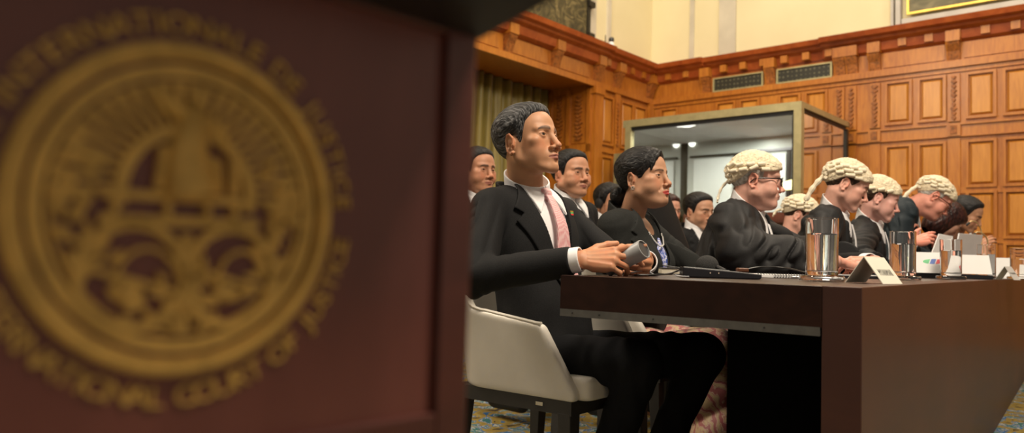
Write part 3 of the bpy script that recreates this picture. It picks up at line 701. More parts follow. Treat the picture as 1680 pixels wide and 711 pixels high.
# ================================================================ HEADS
class Loc:
    """running smooth union with locality masks"""
    def __init__(s, P, d): s.P = P; s.d = d
    def op(s, c, R, fn, k, sub=False):
        m = ((s.P-np.asarray(c))**2).sum(1) < R*R
        if m.any():
            e = fn(s.P[m]); s.d[m] = smax(s.d[m], -e, k) if sub else smin(s.d[m], e, k)
HP0 = dict(w=1., l=1., h=1., jaw=1., chin=1., nose=1., nosew=1., lips=1., brow=1., cheek=1., fat=0., eye=.0046, eyez=0., neckr=.056, neck=(0, -.045, -.17), ear=1., mouth=.025, lid=0)
def core_head(P, q):
    w, l = q['w'], q['l']
    d = ell(P, (0, -.014, .042), (.0745*w, .098*l, .083))
    d = smin(d, ell(P, (0, .030, .046), (.062*w, .060, .060)), .02)
    d = smin(d, ell(P, (0, .030, -.020), (.058*w, .056, .074)), .025)
    return d
def head_sdf(P, q):
    w, l = q['w'], q['l']; J = q['jaw']; fat = q['fat']
    d = core_head(P, q)
    for s in (-1, 1):
        d = smin(d, cap(P, (s*.049*w*J, .002, -.052), (s*.018*J, .070, -.089), .0165+fat, .015), .022)
        d = smin(d, cap(P, (s*.052*w*J, -.004, -.045), (s*.060*w, -.002, .0), .014+fat, .012), .02)
        d = smin(d, ell(P, (s*.040*w, .052, -.034), (.022+fat*1.5, .026+fat, .030)), .025)   # cheek volume
    nb = np.asarray(q['neck'], float)
    d = smin(d, cap(P, (0, -.022, -.035), nb, q['neckr']*.97, q['neckr']*1.06), .018)
    L = Loc(P, d)
    ch = q['chin']
    L.op((0, .075, -.09), .06, lambda p: ell(p, (0, .0745, -.088-.006*(ch-1)*5), (.021*ch, .019, .017*ch)), .014)
    if fat > .003: L.op((0, .05, -.1), .09, lambda p: ell(p, (0, .035, -.088), (.04, .04, .022+fat)), .03)
    for s in (-1, 1):
        L.op((s*.05, .06, -.005), .06, lambda p: ell(p, (s*.047*w*q['cheek'], .058, -.006), (.018, .018, .013)), .018)
        L.op((s*.03, .085, .03), .06, lambda p: cap(p, (s*.012, .0865*1, .027), (s*.045*w, .0705, .029), .0095*q['brow'], .008), .014)
        L.op((s*.03, .09, .005), .045, lambda p: ell(p, (s*.031, .097, .006+q['eyez']), (.019, .0155, .0125)), .012, True)
    # muzzle
    L.op((0, .08, -.055), .06, lambda p: ell(p, (0, .073, -.056), (.030, .0255, .027)), .016)
    # nose
    n = q['nose']; nw = q['nosew']
    L.op((0, .1, -.01), .06, lambda p: cap(p, (0, .0855, .018), (0, .094+.010*n, -.020), .0068*nw, .0085*nw), .010)
    L.op((0, .1, -.03), .05, lambda p: ell(p, (0, .098+.0125*n, -.0275), (.0098*nw, .0100, .0088)), .007)
    for s in (-1, 1):
        L.op((s*.013, .1, -.034), .035, lambda p: ell(p, (s*.0128*nw, .0955+.003*n, -.0335), (.0072*nw, .0105, .0072)), .006)
        L.op((s*.007, .105, -.04), .02, lambda p: ell(p, (s*.0066*nw, .101+.006*n, -.0405), (.0028*nw, .0042, .0026)), .0025, True)
        if fat > .003: L.op((s*.03, .075, -.045), .03, lambda p: cap(p, (s*.020, .093, -.035), (s*.0305, .081, -.052), .0012, .0005), .012, True)   # nasolabial line
    # lips
    lp = q['lips']; mw = q['mouth']
    L.op((0, .1, -.056), .045, lambda p: smin(cap(p, (.0045, .0985, -.0545), (mw*.82, .0835, -.0590), .0048*lp, .0022), cap(p, (-.0045, .0985, -.0545), (-mw*.82, .0835, -.0590), .0048*lp, .0025), .004), .005)
    L.op((0, .1, -.064), .045, lambda p: smin(cap(p, (0, .0965, -.0655), (mw*.7, .0845, -.0625), .0056*lp, .0026), cap(p, (0, .0965, -.0655), (-mw*.7, .0845, -.0625), .0056*lp, .003), .004), .005)
    for s in (-1, 1): L.op((s*.012, .1, -.06), .03, lambda p: cap(p, (0, .1045, -.0598), (s*mw*.95, .0870, -.0610), .0016, .0010), .0026, True)
    L.op((0, .09, -.076), .03, lambda p: ell(p, (0, .099, -.0755), (.015, .006, .004)), .008, True)
    # eyes: lid dome with an almond slit
    for s in (-1, 1):
        ec = V(s*.0315, .0735, .007+q['eyez'])
        L.op(ec, .035, lambda p: ell(p, ec, (.0155, .0142, .0138)), .0045)
        o = q['eye']; dz = -.004 if q['lid'] else 0
        L.op(ec, .03, lambda p: ell(p, ec+V(0, .0145, dz), (.0140, .0080, o)), .0012, True)
        L.op(ec, .032, lambda p: cap(p, ec+V(-s*.012, .0125, .0082), ec+V(s*.015, .006, .0080), .0008, .0008), .003, True)  # upper lid fold
    # ears
    e = q['ear']
    for s in (-1, 1):
        M = Fr(rotz(-s*.42)@rotx(-.16), (s*(.0735*w), -.010, -.004))
        def efn(p):
            u = M.inv(p); a = np.full(len(u), 1.)
            pts = [(-s*0, .012, -.004), (0, .010, .016), (0, -.001, .029), (0, -.014, .028), (0, -.0205, .014), (0, -.0195, -.004), (0, -.012, -.019), (0, -.003, -.028), (0, .006, -.024)]
            pts = [V(s*(.0065 if 1 < i < 7 else .002), y*e, z*e) for i, (_, y, z) in enumerate(pts)]
            for i in range(len(pts)-1): a = smin(a, cap(u, pts[i], pts[i+1], .0036 if i < 6 else .0046, .0036 if i < 5 else .0050), .0018)
            a = smin(a, ell(u, (-s*.002, -.004, .002), (.0045, .017*e, .025*e)), .003)
            a = smin(a, cap(u, (s*.003, -.008*e, -.012*e), (s*.003, -.010*e, .012*e), .003, .0028), .003)
            a = smin(a, cap(u, (s*.003, .010, -.003), (s*.004, .008, -.010), .0035, .003), .003)
            a = smax(a, -ell(u, (s*.004, -.001, -.004), (.0058, .0075, .0095)), .002)
            return a
        L.op(M.o, .055, efn, .004)
    return L.d
def face_color(U, q, base, lip, brow_c, seed=0, asian=False):
    """albedo of the skin in head space: lips, brows, lash line, ruddy cheeks"""
    n = len(U); C = np.tile(np.array(base, float), (n, 1)); x, y, z = U[:, 0], U[:, 1], U[:, 2]; ax = np.abs(x)
    nz = vnoise(U*90)*.05+vnoise(U*35+9)*.05; C *= (1+nz)[:, None]
    def mix(m, col):
        nonlocal C
        m = np.clip(m, 0, 1)[:, None]; C = C*(1-m)+np.array(col, float)*m
    red = np.array(base)*np.array([1.06, .74, .66])
    mix(.55*np.exp(-((ax-.042)**2/.0004+(z+.022)**2/.0005))*(y > .03), red)
    mix(.6*np.exp(-(x**2/.0002+(z+.03)**2/.0003))*(y > .095), red)
    mix(.6*((ax > .076) & (y < .02) & (np.abs(z) < .04)), red)
    face = y > .06
    mw = q['mouth']; t = np.clip(1-(x/(mw*1.0))**2, 0, 1)
    up = -.0508-.0012*np.cos(x/.006)*(ax < .012)-.006*(1-t)-.0008; lo_ = -.0712+.0085*(1-t)
    m = np.clip((up-z)/.0012, 0, 1)*np.clip((z-lo_)/.0012, 0, 1)*(ax < mw)*face
    mix(m*.9, lip)
    mix(.75*np.exp(-((z+.0600+.0012*(1-t))/.0011)**2)*(ax < mw)*face, np.array(lip)*.35)
    bx = (ax-.030)/.021; bz = .007+q['eyez']+.0182+.0030*(1-bx**2)-.0035*np.clip(bx, 0, 1)**2; bt = (.0062 if not q.get('thinbrow') else .0040)*(1-.55*np.clip(bx, 0, 1))
    st = .75+.25*vnoise(np.stack([x*160, y*160, z*420], 1))
    mix(np.clip(1.9-1.6*np.abs(z-bz)/bt, 0, 1)*(np.abs(bx) < 1.0)*np.clip((1.02-np.abs(bx))*6, 0, 1)*face*np.clip(st*1.25, 0, 1)*q.get('browd', .95), brow_c)
    o = q['eye']; ex = (ax-.0315)/.0145; ez = .007+q['eyez']+(-.004 if q['lid'] else 0)
    top = ez+o*np.sqrt(np.clip(1-ex**2, 0, 1))
    mix(.85*np.exp(-((z-top)/.0011)**2)*(np.abs(ex) < 1.03)*face, (.02, .012, .01))
    bot = ez-o*np.sqrt(np.clip(1-ex**2, 0, 1))
    mix(.4*np.exp(-((z-bot)/.0010)**2)*(np.abs(ex) < 1.0)*face, np.array(base)*.35)
    if q.get('stubble'): mix(q['stubble']*np.clip((-.035-z)/.01, 0, 1)*(y > -.005)*(m < .3)*(z > -.12), np.array(base)*.6)
    return np.clip(C, 0, 1)
def skin_mat(name='skin'):
    m, nt, b = newmat(name); a = nd(nt, 'ShaderNodeAttribute', attribute_name='Col')
    nt.links.new(a.outputs['Color'], b.inputs['Base Color'])
    b.inputs['Roughness'].default_value = .5; b.inputs['Specular IOR Level'].default_value = .38; b.inputs['Subsurface Weight'].default_value = .12; b.inputs['Subsurface Radius'].default_value = (.012, .005, .003); b.inputs['Subsurface Scale'].default_value = .6
    v = coords(nt); n = nd(nt, 'ShaderNodeTexNoise'); n.inputs['Scale'].default_value = 260; n.inputs['Detail'].default_value = 4; nt.links.new(v, n.inputs['Vector']); bump(nt, b, n.outputs['Fac'], .12, .0012)
    return m
M_skin = skin_mat()
def eye_mat(col):
    m, nt, b = newmat('eyeball'); tc = nd(nt, 'ShaderNodeTexCoord'); sp = nd(nt, 'ShaderNodeSeparateXYZ'); nt.links.new(tc.outputs['Object'], sp.inputs[0])
    nt.links.new(ramp(nt, sp.outputs['Y'], [(.0, (.62, .55, .50)), (.01066, (.62, .56, .52)), (.01076, (col[0]*.5, col[1]*.5, col[2]*.5)), (.0112, col), (.01215, (.004, .004, .004))]), b.inputs['Base Color'])
    b.inputs['Roughness'].default_value = .08; return m
M_eye_b = eye_mat((.05, .022, .010)); M_eye_g = eye_mat((.10, .13, .14))
def hair_mat(name, dark, light, fac=(.45, .62), scale=70, stretch=(1, .12, .35), rough=.35, bmp=.6):
    m, nt, b = newmat(name); v = coords(nt, stretch); n = nd(nt, 'ShaderNodeTexNoise'); n.inputs['Scale'].default_value = scale*5; n.inputs['Detail'].default_value = 5; n.inputs['Distortion'].default_value = .4
    nt.links.new(v, n.inputs['Vector']); nt.links.new(ramp(nt, n.outputs['Fac'], [(fac[0], dark), (fac[1], light)]), b.inputs['Base Color'])
    b.inputs['Roughness'].default_value = rough; b.inputs['Specular IOR Level'].default_value = .35
    bump(nt, b, n.outputs['Fac'], bmp, .006); return m
def hair_sdf(P, q, poly, th=.010, side=.004, top=(0, 0, .06), k=.008, streak=.0012, part=None, fscale=(420, 60, 150)):
    d = core_head(P, q)
    t = side+(th-side)*np.clip((P[:, 2]-.02)/.06, 0, 1)
    pg = poly2(P[:, 1], P[:, 2], poly)
    t = t*np.clip(-pg/.026, 0, 1)**.6
    st = vnoise(P*np.array(fscale))*streak
    if part is not None:
        st = st-.004*np.exp(-((P[:, 0]-part)/.004)**2)*(P[:, 2] > .07)
    dd = d-t-st*(pg < -.002)
    return smax(dd, pg*.8, k*.5)
# ================================================================ BODIES AND CLOTHES
def set_col(o, C):
    a = o.data.color_attributes.new('Col', 'FLOAT_COLOR', 'POINT'); a.data.foreach_set('color', np.concatenate([C, np.ones((len(C), 1))], 1).astype(float).ravel())
FING = [(.023, .090, (.041, .026, .021), .0084), (.004, .094, (.045, .029, .022), .0086), (-.014, .089, (.042, .027, .021), .0080), (-.031, .080, (.033, .020, .019), .0070)]
def hand_sdf(side, curls, thumb=(.35, .25, .2), spread=.06, k=1.0):
    """side +1: thumb on +x.  y along the fingers, z = back of the hand. curls: 4 x (mcp,pip,dip) radians"""
    S = []
    S.append(((0, -.035, .0), (0, .0, .0), .024, .0225, .012, 1)); S.append(((.012*side, -.02, 0), (-.012*side, -.02, 0), .019, .019, .01, 0))
    for i, (x, y, L, r) in enumerate(FING):
        kn = V(x*side, y, .002 if i in (1, 2) else -.002)
        S.append((V(x*.55*side, .012, .0), kn, .0135, .0105, .010, 0)); S.append((V(x*.8*side, .035, -.008), kn+V(0, -.014, -.008), .012, .0098, .010, 0))
        a = 0; d = kn; f = spread*(1.5-i)*side
        for j in range(3):
            a -= curls[i][j]; dr = V(math.sin(f)*math.cos(a), math.cos(f)*math.cos(a), math.sin(a)); e = d+dr*L[j]
            S.append((d, e, r*(1.06-.09*j), r*(.98-.10*j), .0035, 2+i)); d = e
    a1, a2, a3 = thumb
    p0 = V(.020*side, .018, -.010); d1 = norm(V(side*math.sin(.75-a1*.2), math.cos(.75), -.25-a1)); p1 = p0+d1*.044
    d2 = norm(V(side*math.sin(.55-a2), math.cos(.55-a2), -.2-a1*.7)); p2 = p1+d2*.033; d3 = norm(V(side*math.sin(.45-a2-a3), math.cos(.45-a2-a3), -.2-a1*.6)); p3 = p2+d3*.025
    S += [(p0, p1, .0155, .0115, .012, 0), (p1, p2, .0108, .0098, .004, 7), (p2, p3, .0098, .0078, .004, 7)]
    def f(P):
        P = P/k; base = None; chains = {}
        for a, b, ra, rb, kk, g in S:
            d = cap(P, a, b, ra, rb)
            if g < 2: base = d if base is None else smin(base, d, kk)
            else: chains[g] = d if g not in chains else smin(chains[g], d, kk)
        for g, d in chains.items(): base = smin(base, d, .006)
        tend = 0
        for i, (x, y, L, r) in enumerate(FING): tend = tend+.0012*np.exp(-((P[:, 0]-x*side*(.5+.5*np.clip(P[:, 1]/y, 0, 1)))/.0028)**2)*(P[:, 1] > .02)*(P[:, 1] < y+.004)*(P[:, 2] > 0)
        return (base-tend)*k
    return f
CURL = dict(relaxed=[(.35, .45, .25), (.4, .5, .3), (.45, .55, .3), (.5, .55, .3)], fist=[(1.1, 1.2, .6)]*4, flat=[(.12, .2, .1)]*4, grip=[(.7, .8, .5)]*4)
def frame_yz(o, y, z):
    y = norm(y); z = np.asarray(z, float); z = norm(z-y*(z@y)); x = np.cross(y, z); return Fr(np.stack([x, y, z], 1), o)
def fold(P, sc, amp, seed=0): return amp*(vnoise(P*np.asarray(sc)+seed)+.5*vnoise(P*np.asarray(sc)*2.1+seed+7))
def ridge(P, sc, amp, seed=0): n = vnoise(P*np.asarray(sc)+seed); return amp*(1-2*np.abs(n))
def torso_base(U, s):
    sw = s.get('sw', .155); b = s.get('bulk', 1.); sh = s.get('sh', 1.005)
    d = ell(U, (0, .0, .88), (.178*b, .122*b, .205))
    d = smin(d, cap(U, (-sw, -.012, sh), (sw, -.012, sh), .062*b), .055)
    for q in (-1, 1): d = smin(d, cap(U, (q*sw*.8, -.018, sh+.012), (0, -.022, sh+.050), .036, .046), .04)
    d = smin(d, ell(U, (0, .022*b, .68), (.165*b, .130*b, .17)), .06)
    d = smin(d, ell(U, (0, -.005, .545), (.185*b, .150*b, .11)), .06)
    if s.get('bust'):
        for q in (-1, 1): d = smin(d, ell(U, (q*.075, .085, .87), (.075, .065, .07)), .05)
    return d
def eyeball(parent, F, mat, look=(0, 0), r=.0127):
    import bmesh
    bm = bmesh.new(); bmesh.ops.create_uvsphere(bm, u_segments=28, v_segments=20, radius=r, matrix=Matrix.Rotation(math.pi/2, 4, 'X')); me = bpy.data.meshes.new('eye'); bm.to_mesh(me); bm.free()
    me.materials.append(mat); me.polygons.foreach_set('use_smooth', [True]*len(me.polygons)); o = bpy.data.objects.new('eye', me); COL.objects.link(o); o.parent = parent
    R = F.R@rotz(look[0])@rotx(look[1]); m = Matrix([list(R[i])+[F.o[i]] for i in range(3)]+[[0, 0, 0, 1]]); o.matrix_local = m; return o
M_suit = plain('black_suiting', (.011, .0112, .012), .78, 0, .25, 300, .12, .18, .0)
M_suit2 = plain('charcoal_suiting', (.021, .022, .021), .85, 0, .2, 300, .12, .18)
M_robe = plain('black_gown', (.013, .013, .014), .66, 0, .2, 200, .10, .32)
M_robe2 = plain('navy_black_gown', (.008, .016, .022), .66, 0, .2, 200, .10, .32)
M_shirt = plain('white_cotton', (.80, .80, .82), .6, 0, .03, 100, .05)
M_trou = plain('black_trousers', (.007, .0075, .009), .85, 0, .2, 200, .1, .18)
def cloth(name, f, lo, hi, h, mat, par, sm=1, F=None, **k):
    vs, Q = sdf_mesh(f, lo, hi, h)
    if len(vs) == 0: print('EMPTY', name); return None
    if sm: vs = relax(vs, Q, sm)
    if F is not None: vs = F.to(vs)
    return mk(name, vs, Q, mat, par, smooth=True, **k)
def person(s):
    """s: dict of the pose and clothes; builds a body mesh with clothing children"""
    PFR = None if s.get('nb') else Fr(rotz(s['phi']-math.pi/2), (s['pos'][0], s['pos'][1], s.get('dz', 0)))      # person -> world
    L = s.get('lean', 0.)
    if s.get('nb'):
        R0 = rotz(s['phi']-math.pi/2); n0 = rotx(-L)@rotz(s.get('twist', 0))@(V(*s.get('neckbase', (0, -.012, 1.05)))-V(0, 0, .55))+V(0, 0, .55)
        p0 = V(*s['nb'])-R0@n0; s['pos'] = (p0[0], p0[1]); s['dz'] = min(max(p0[2], -.16), .16); PFR = Fr(R0, (p0[0], p0[1], s['dz']))
    TF_ = Fr(rotx(-L)@rotz(s.get('twist', 0)), (0, 0, .55)).mul(Fr(None, (0, 0, -.55)))   # torso -> person
    hw = s['head']; HW = Fr(rotz(hw['phi']-math.pi/2)@rotx(hw['pitch'])@roty(hw.get('roll', 0)), hw['pos'])     # head -> world (pitch up positive)
    HL = Fr(PFR.R.T@HW.R, PFR.inv(np.array([hw['pos']]))[0]); hs = hw.get('scale', 1.)
    q = dict(HP0); q.update(hw.get('q', {}))
    nb = TF_.to(V(*s.get('neckbase', (0, -.012, 1.05)))[None])[0]
    q['neck'] = tuple(HL.inv(nb[None])[0]/hs)
    hv = s.get('hv', .0017)
    ext = np.array(q['neck'])
    lo = np.minimum([-.1, -.13, -.13], ext-.08); hi = np.maximum([.1, .14, .14], ext+.08)
    parts = []
    vs, Q = sdf_mesh(lambda P: head_sdf(P, q), lo, hi, hv); parts.append((HL.to(vs*hs), Q))
    # arms
    sw = s.get('sw', .155); sh = s.get('sh', 1.005)
    J = {}
    for nm, sg in (('R', 1), ('L', -1)):
        S_ = TF_.to(V(sg*(sw+.012), -.01, sh-.01)[None])[0]; a = s.get('arm'+nm)
        if a:
            E_ = PFR.inv(V(*a['elbow'])[None])[0]; W_ = PFR.inv(V(*a['wrist'])[None])[0]
        else: E_ = S_+V(sg*.05, .03, -.27); W_ = E_+V(-sg*.05, .22, -.02)
        J[nm] = (S_, E_, W_)
    core = []
    hipz = .53
    for nm, sg in (('R', 1), ('L', -1)):
        S_, E_, W_ = J[nm]; core += [(TF_.to(V(0, 0, .98)[None])[0], S_, .05, .03), (S_, E_, .032, .028), (E_, W_+norm(E_-W_)*.03, .028, .022)]
        lg = s.get('leg'+nm)
        if lg: K_, A_ = [PFR.inv(V(*p)[None])[0] for p in lg]
        else: K_ = V(sg*.11, .42, .50); A_ = V(sg*.11, .40, .09)
        J['leg'+nm] = (V(sg*.085, .02, hipz), K_, A_); core += [(V(sg*.085, .02, hipz), K_, .055, .04), (K_, A_, .042, .03), (A_+V(0, -.02, -.055), A_+V(0, .13, -.06), .028, .024)]
    core += [(V(0, 0, .56), TF_.to(V(0, 0, .98)[None])[0], .09, .09), (TF_.to(V(0, 0, .95)[None])[0], nb, .08, .05)]
    def cf(P):
        d = None
        for a, b, ra, rb in core: e = cap(P, a, b, ra, rb); d = e if d is None else smin(d, e, .02)
        return d
    A = np.array([c[0] for c in core]+[c[1] for c in core]); vs, Q = sdf_mesh(cf, A.min(0)-.14, A.max(0)+.14, .009, 8); parts.append((vs, Q))
    HM = {}
    for nm, sg in (('R', 1), ('L', -1)):
        a = s.get('arm'+nm)
        if a and a.get('hand'):
            hd = a['hand']; k = hd.get('k', 1.0)
            Fh = frame_yz(J[nm][2], PFR.R.T@norm(V(*hd['y'])), PFR.R.T@norm(V(*hd['z'])))
            thumb_side = -1 if nm == 'R' else 1      # right hand, back up, fingers forward: thumb to the left (-x)
            hf = hand_sdf(thumb_side, hd.get('curl', CURL['relaxed']), hd.get('thumb', (.35, .25, .2)), hd.get('spread', .06), k)
            vs, Q = sdf_mesh(hf, V(-.11, -.13, -.14), V(.11, .22, .09), s.get('hdv', .0018)); parts.append((Fh.to(vs), Q)); HM[nm] = (Fh, k)
    vs, Q = join(parts)
    bv = s.get('bv', .0022)
    vs, fl = voxel_union(vs, Q, bv)
    o = mk('person', vs, fl, M_skin, None, smooth=True)
    tone = s['tone']; U = HL.inv(vs)/hs; C = np.tile(np.array(tone, float), (len(vs), 1))
    m = (np.abs(U[:, 0]) < .1) & (np.abs(U[:, 1]) < .14) & (U[:, 2] > -.13) & (U[:, 2] < .15)
    C[m] = face_color(U[m], q, tone, s.get('lip', (.36, .13, .10)), s.get('browc', (.02, .014, .01)))
    for nm, (Fh, k) in HM.items():                                # knuckles redder, nails paler
        Uh = Fh.inv(vs)/k; mm = (np.abs(Uh[:, 0]) < .09) & (Uh[:, 1] > -.02) & (Uh[:, 1] < .21) & (np.abs(Uh[:, 2]) < .12)
        n = np.clip(.5+.9*vnoise(Uh*85), 0, 1)[:, None]; r_ = np.array(tone)*np.array([1.05, .72, .62]); C[mm] = (C*(1-.45*n)+r_*.45*n)[mm]
    set_col(o, C)
    # keep the object's own frame at the floor under the pelvis
    o.matrix_world = Matrix([list(PFR.R[i])+[PFR.o[i]] for i in range(3)]+[[0, 0, 0, 1]]); bpy.context.view_layer.update()
    tag(o, s['label'], 'person', s.get('group'))
    # eyes
    if hw.get('eyes', True):
        for sg in (-1, 1):
            ec = V(sg*.0315, .0728, .007+q['eyez']+(-.002 if q['lid'] else 0))*hs
            eyeball(o, HL.mul(Fr(None, ec)), hw.get('eyemat', M_eye_b), hw.get('look', (0, 0)), .0127*hs)
    ctx = dict(o=o, PFR=PFR, TF=TF_, HL=HL, HW=HW, hs=hs, q=q, J=J, s=s, nb=nb)
    # hair
    if s.get('hair'):
        h = s['hair']; v2, Q2 = sdf_mesh(lambda P: h['f'](P, q), (-.12, -.17, -.16), (.12, .14, .16), s.get('hairv', .0020)); mk('hair', HL.to(v2*hs), Q2, h['mat'], o, smooth=True)
    return ctx
def bbox_of(pts, r): A = np.array(pts); return A.min(0)-r, A.max(0)+r
def sleeve(P, J, r0, r1, r2, cuff, folds=.004, seed=0):
    S_, E_, W_ = J; W2 = E_+(W_-E_)*cuff
    d = smin(cap(P, S_, E_, r0, r1), cap(P, E_, W2, r1, r2), .03)
    u = norm(W_-E_); t = (P-E_)@u; w = np.exp(-(t/.09)**2); u0 = norm(E_-S_); tt = np.where(t > -.02, t, (P-E_)@u0)
    a1 = norm(np.cross(u, u0)+1e-4); a2 = np.cross(u, a1)
    d = d+ridge(np.stack([tt*24+(P@a1)*9, P@a1*7, P@a2*7], 1), (1, 1, 1), folds*1.1, seed)*(.25+w)+fold(P, (9, 9, 9), folds*.5, seed)
    return smax(d, (P-W2)@u, .006)
def neck_ring(ctx, P, U, r, th, lo, hi, slope):
    if 'ndir' not in ctx:
        h = ctx['HL'].to((V(0, -.022, -.05)*ctx['hs'])[None])[0]; ctx['ndir'] = norm(norm(h-ctx['nb'])*1.2+ctx['TF'].R@V(0, 0, 1))
    u = ctx['ndir']; q = P-ctx['nb']-ctx['HL'].R[:, 1]*.010; t = q@u; rad = np.linalg.norm(q-t[:, None]*u, axis=1)
    return smax(np.abs(rad-r)-th, smax(lo-t, t-(hi-slope*U[:, 1]), .002), .002)
def make_suit(ctx, mat=None, shirt=True, tie=None, vox=.0032, lap=True, sleeves=True, V_=None, lapel=None, fold_amp=.0035, skirt=.50):
    s = ctx['s']; TFr = ctx['TF']; J = ctx['J']; o = ctx['o']; mat = mat or M_suit
    Vp = V_ or [(-.088, 1.13), (.088, 1.13), (.086, 1.035), (.022, .74), (-.008, .72), (-.082, 1.035)]
    LR = lapel or [(.078, 1.09), (.10, 1.055), (.142, .992), (.118, .974), (.142, .950), (.042, .735), (.014, .715), (.082, 1.03)]
    LL = [(-x, z) for x, z in LR]; LL = [(x+(.010 if z < .8 else 0), z) for x, z in LL]
    def base(P): U = TFr.inv(P); return torso_base(U, s), U
    def jf(P):
        b, U = base(P); f_ = fold(P, (9, 9, 5), fold_amp, 3)+ridge(P, (14, 14, 5), fold_amp*.5, 11)
        d0 = b; d = b+f_
        fr = U[:, 1] > .0
        cut = smax(poly2(U[:, 0], U[:, 2], Vp), -(d0+.016), .002); cut = smax(cut, -U[:, 1]-.03, .004)
        d = smax(d, -cut, .002)
        d = smax(d, -(U[:, 2]-s.get('jb', skirt)), .01)
        nk = cap(P, TFr.to(V(0, -.015, 1.0)[None])[0], ctx['nb']+(ctx['nb']-TFr.to(V(0, -.015, 1.0)[None])[0])*2, .092); d = smax(d, -smax(nk, -(U[:, 2]-.99), .004), .003)
        if sleeves:
            for nm in 'RL': d = smin(d, sleeve(P, J[nm], .060*s.get('slv', 1), .053*s.get('slv', 1), .040*s.get('slv', 1), s.get('cuff', .93), fold_amp*1.1, 5 if nm == 'R' else 9), .022)
        if lap:
            sh_ = np.abs(d0-.004)-.0032
            for pl in (LR, LL): d = smin(d, smax(smax(sh_, poly2(U[:, 0], U[:, 2], pl), .002), -(U[:, 1]), .002), .001)
        # collar round the back of the neck
        nk2 = cap(P, TFr.to(V(0, -.015, 1.0)[None])[0], ctx['nb']+(ctx['nb']-TFr.to(V(0, -.015, 1.0)[None])[0])*2, .0)
        if lap:
            c = smax(np.abs(nk2-.091)-.0045, smax(U[:, 1]-.035, smax(1.0-U[:, 2], U[:, 2]-(1.070-U[:, 1]*.55), .002), .002), .002); d = smin(d, c, .003)
        return d
    pts = [TFr.to(V(*p)[None])[0] for p in ((-.2, -.1, .45), (.2, .15, .45), (.2, .1, 1.12), (-.2, -.1, 1.12))]+[p for nm in 'RL' for p in J[nm]]
    lo, hi = bbox_of(pts, .09)
    cloth('jacket', jf, lo, hi, vox, mat, o, 2 if vox < .004 else 1)
    a_ = TFr.to(V(0, -.015, 1.0)[None])[0]; b_ = ctx['nb']+(ctx['nb']-a_)*2
    if shirt:
        def sf(P):
            b, U = base(P)
            d = smax(b+.009, poly2(U[:, 0], U[:, 2], [(x*1.5, z+(.01 if z > 1 else -.02)) for x, z in Vp]), .003); d = smax(d, -U[:, 1]-.08, .003); d = smax(d, -(b+.03), .003)
            nk = cap(P, a_, b_, .0)
            c = neck_ring(ctx, P, U, .0705, .0032, -.05, .074, .42)
            c = smax(c, -poly2(U[:, 0], U[:, 2], [(-.006, 1.2), (.006, 1.2), (.0, 1.0)])-10*(U[:, 1] < 0), .001)
            d = smin(d, c, .004)
            for q_ in (1, -1):
                tip = [(q_*.004, 1.075), (q_*.068, 1.085), (q_*.076, 1.03), (q_*.062, .972), (q_*.014, 1.040)]
                d = smin(d, smax(smax(np.abs(b-.001)-.004, poly2(U[:, 0], U[:, 2], tip), .002), -U[:, 1]+.01, .002), .002)
            return d
        lo, hi = bbox_of([TFr.to(V(*p)[None])[0] for p in ((-.11, -.09, .68), (.11, .17, .68), (.11, .17, 1.14), (-.11, -.09, 1.14))], .02)
        cloth('shirt', sf, lo, hi, min(vox, .0024), M_shirt, o, 1)
        for nm in 'RL':                                            # shirt cuffs
            if s.get('arm'+nm, {}) and s['arm'+nm].get('hand'):
                S_, E_, W_ = J[nm]; u = norm(W_-E_); c0 = E_+(W_-E_)*(s.get('cuff', .93)-.03); c1 = W_+u*.004-u*.0
                cloth('shirt_cuff', lambda P: smax(smax(cap(P, c0, c1, .0355, .034), -cap(P, c0, c1+u*.03, .0305, .029), .001), smax((P-c1)@u, -(P-c0)@u, .002), .001), *bbox_of([c0, c1], .05), .0022, M_shirt, o, 1)
    if tie:
        def tf(P):
            b, U = base(P); x = U[:, 0]; z = U[:, 2]; cx = .0+.004*np.sin(z*9)
            w = .0155+.026*np.clip((1.02-z)/.28, 0, 1)
            bul = .010+.012*np.exp(-((z-.93)/.06)**2)
            d = smax(np.abs(b-bul*.6)-.0045-.002*np.exp(-(x/.006)**2), np.abs(x-cx)-w, .002); d = smax(d, smax(z-1.035, .70-z, .002), .002); d = smax(d, -U[:, 1], .002)
            kn = ell(P, TFr.to(V(0, .083, 1.042)[None])[0], (.019, .014, .021)); kz = smax(np.abs(x)-.011-.011*np.clip((z-1.02)/.04, 0, 1), ell(U, (0, .070, 1.042), (.03, .024, .024)), .004)
            return smin(d, kz, .004)
        lo, hi = bbox_of([TFr.to(V(*p)[None])[0] for p in ((-.05, .03, .69), (.05, .17, .69), (.05, .17, 1.08), (-.05, .03, 1.08))], .02)
        cloth('tie', tf, lo, hi, .0022, tie, o, 1)
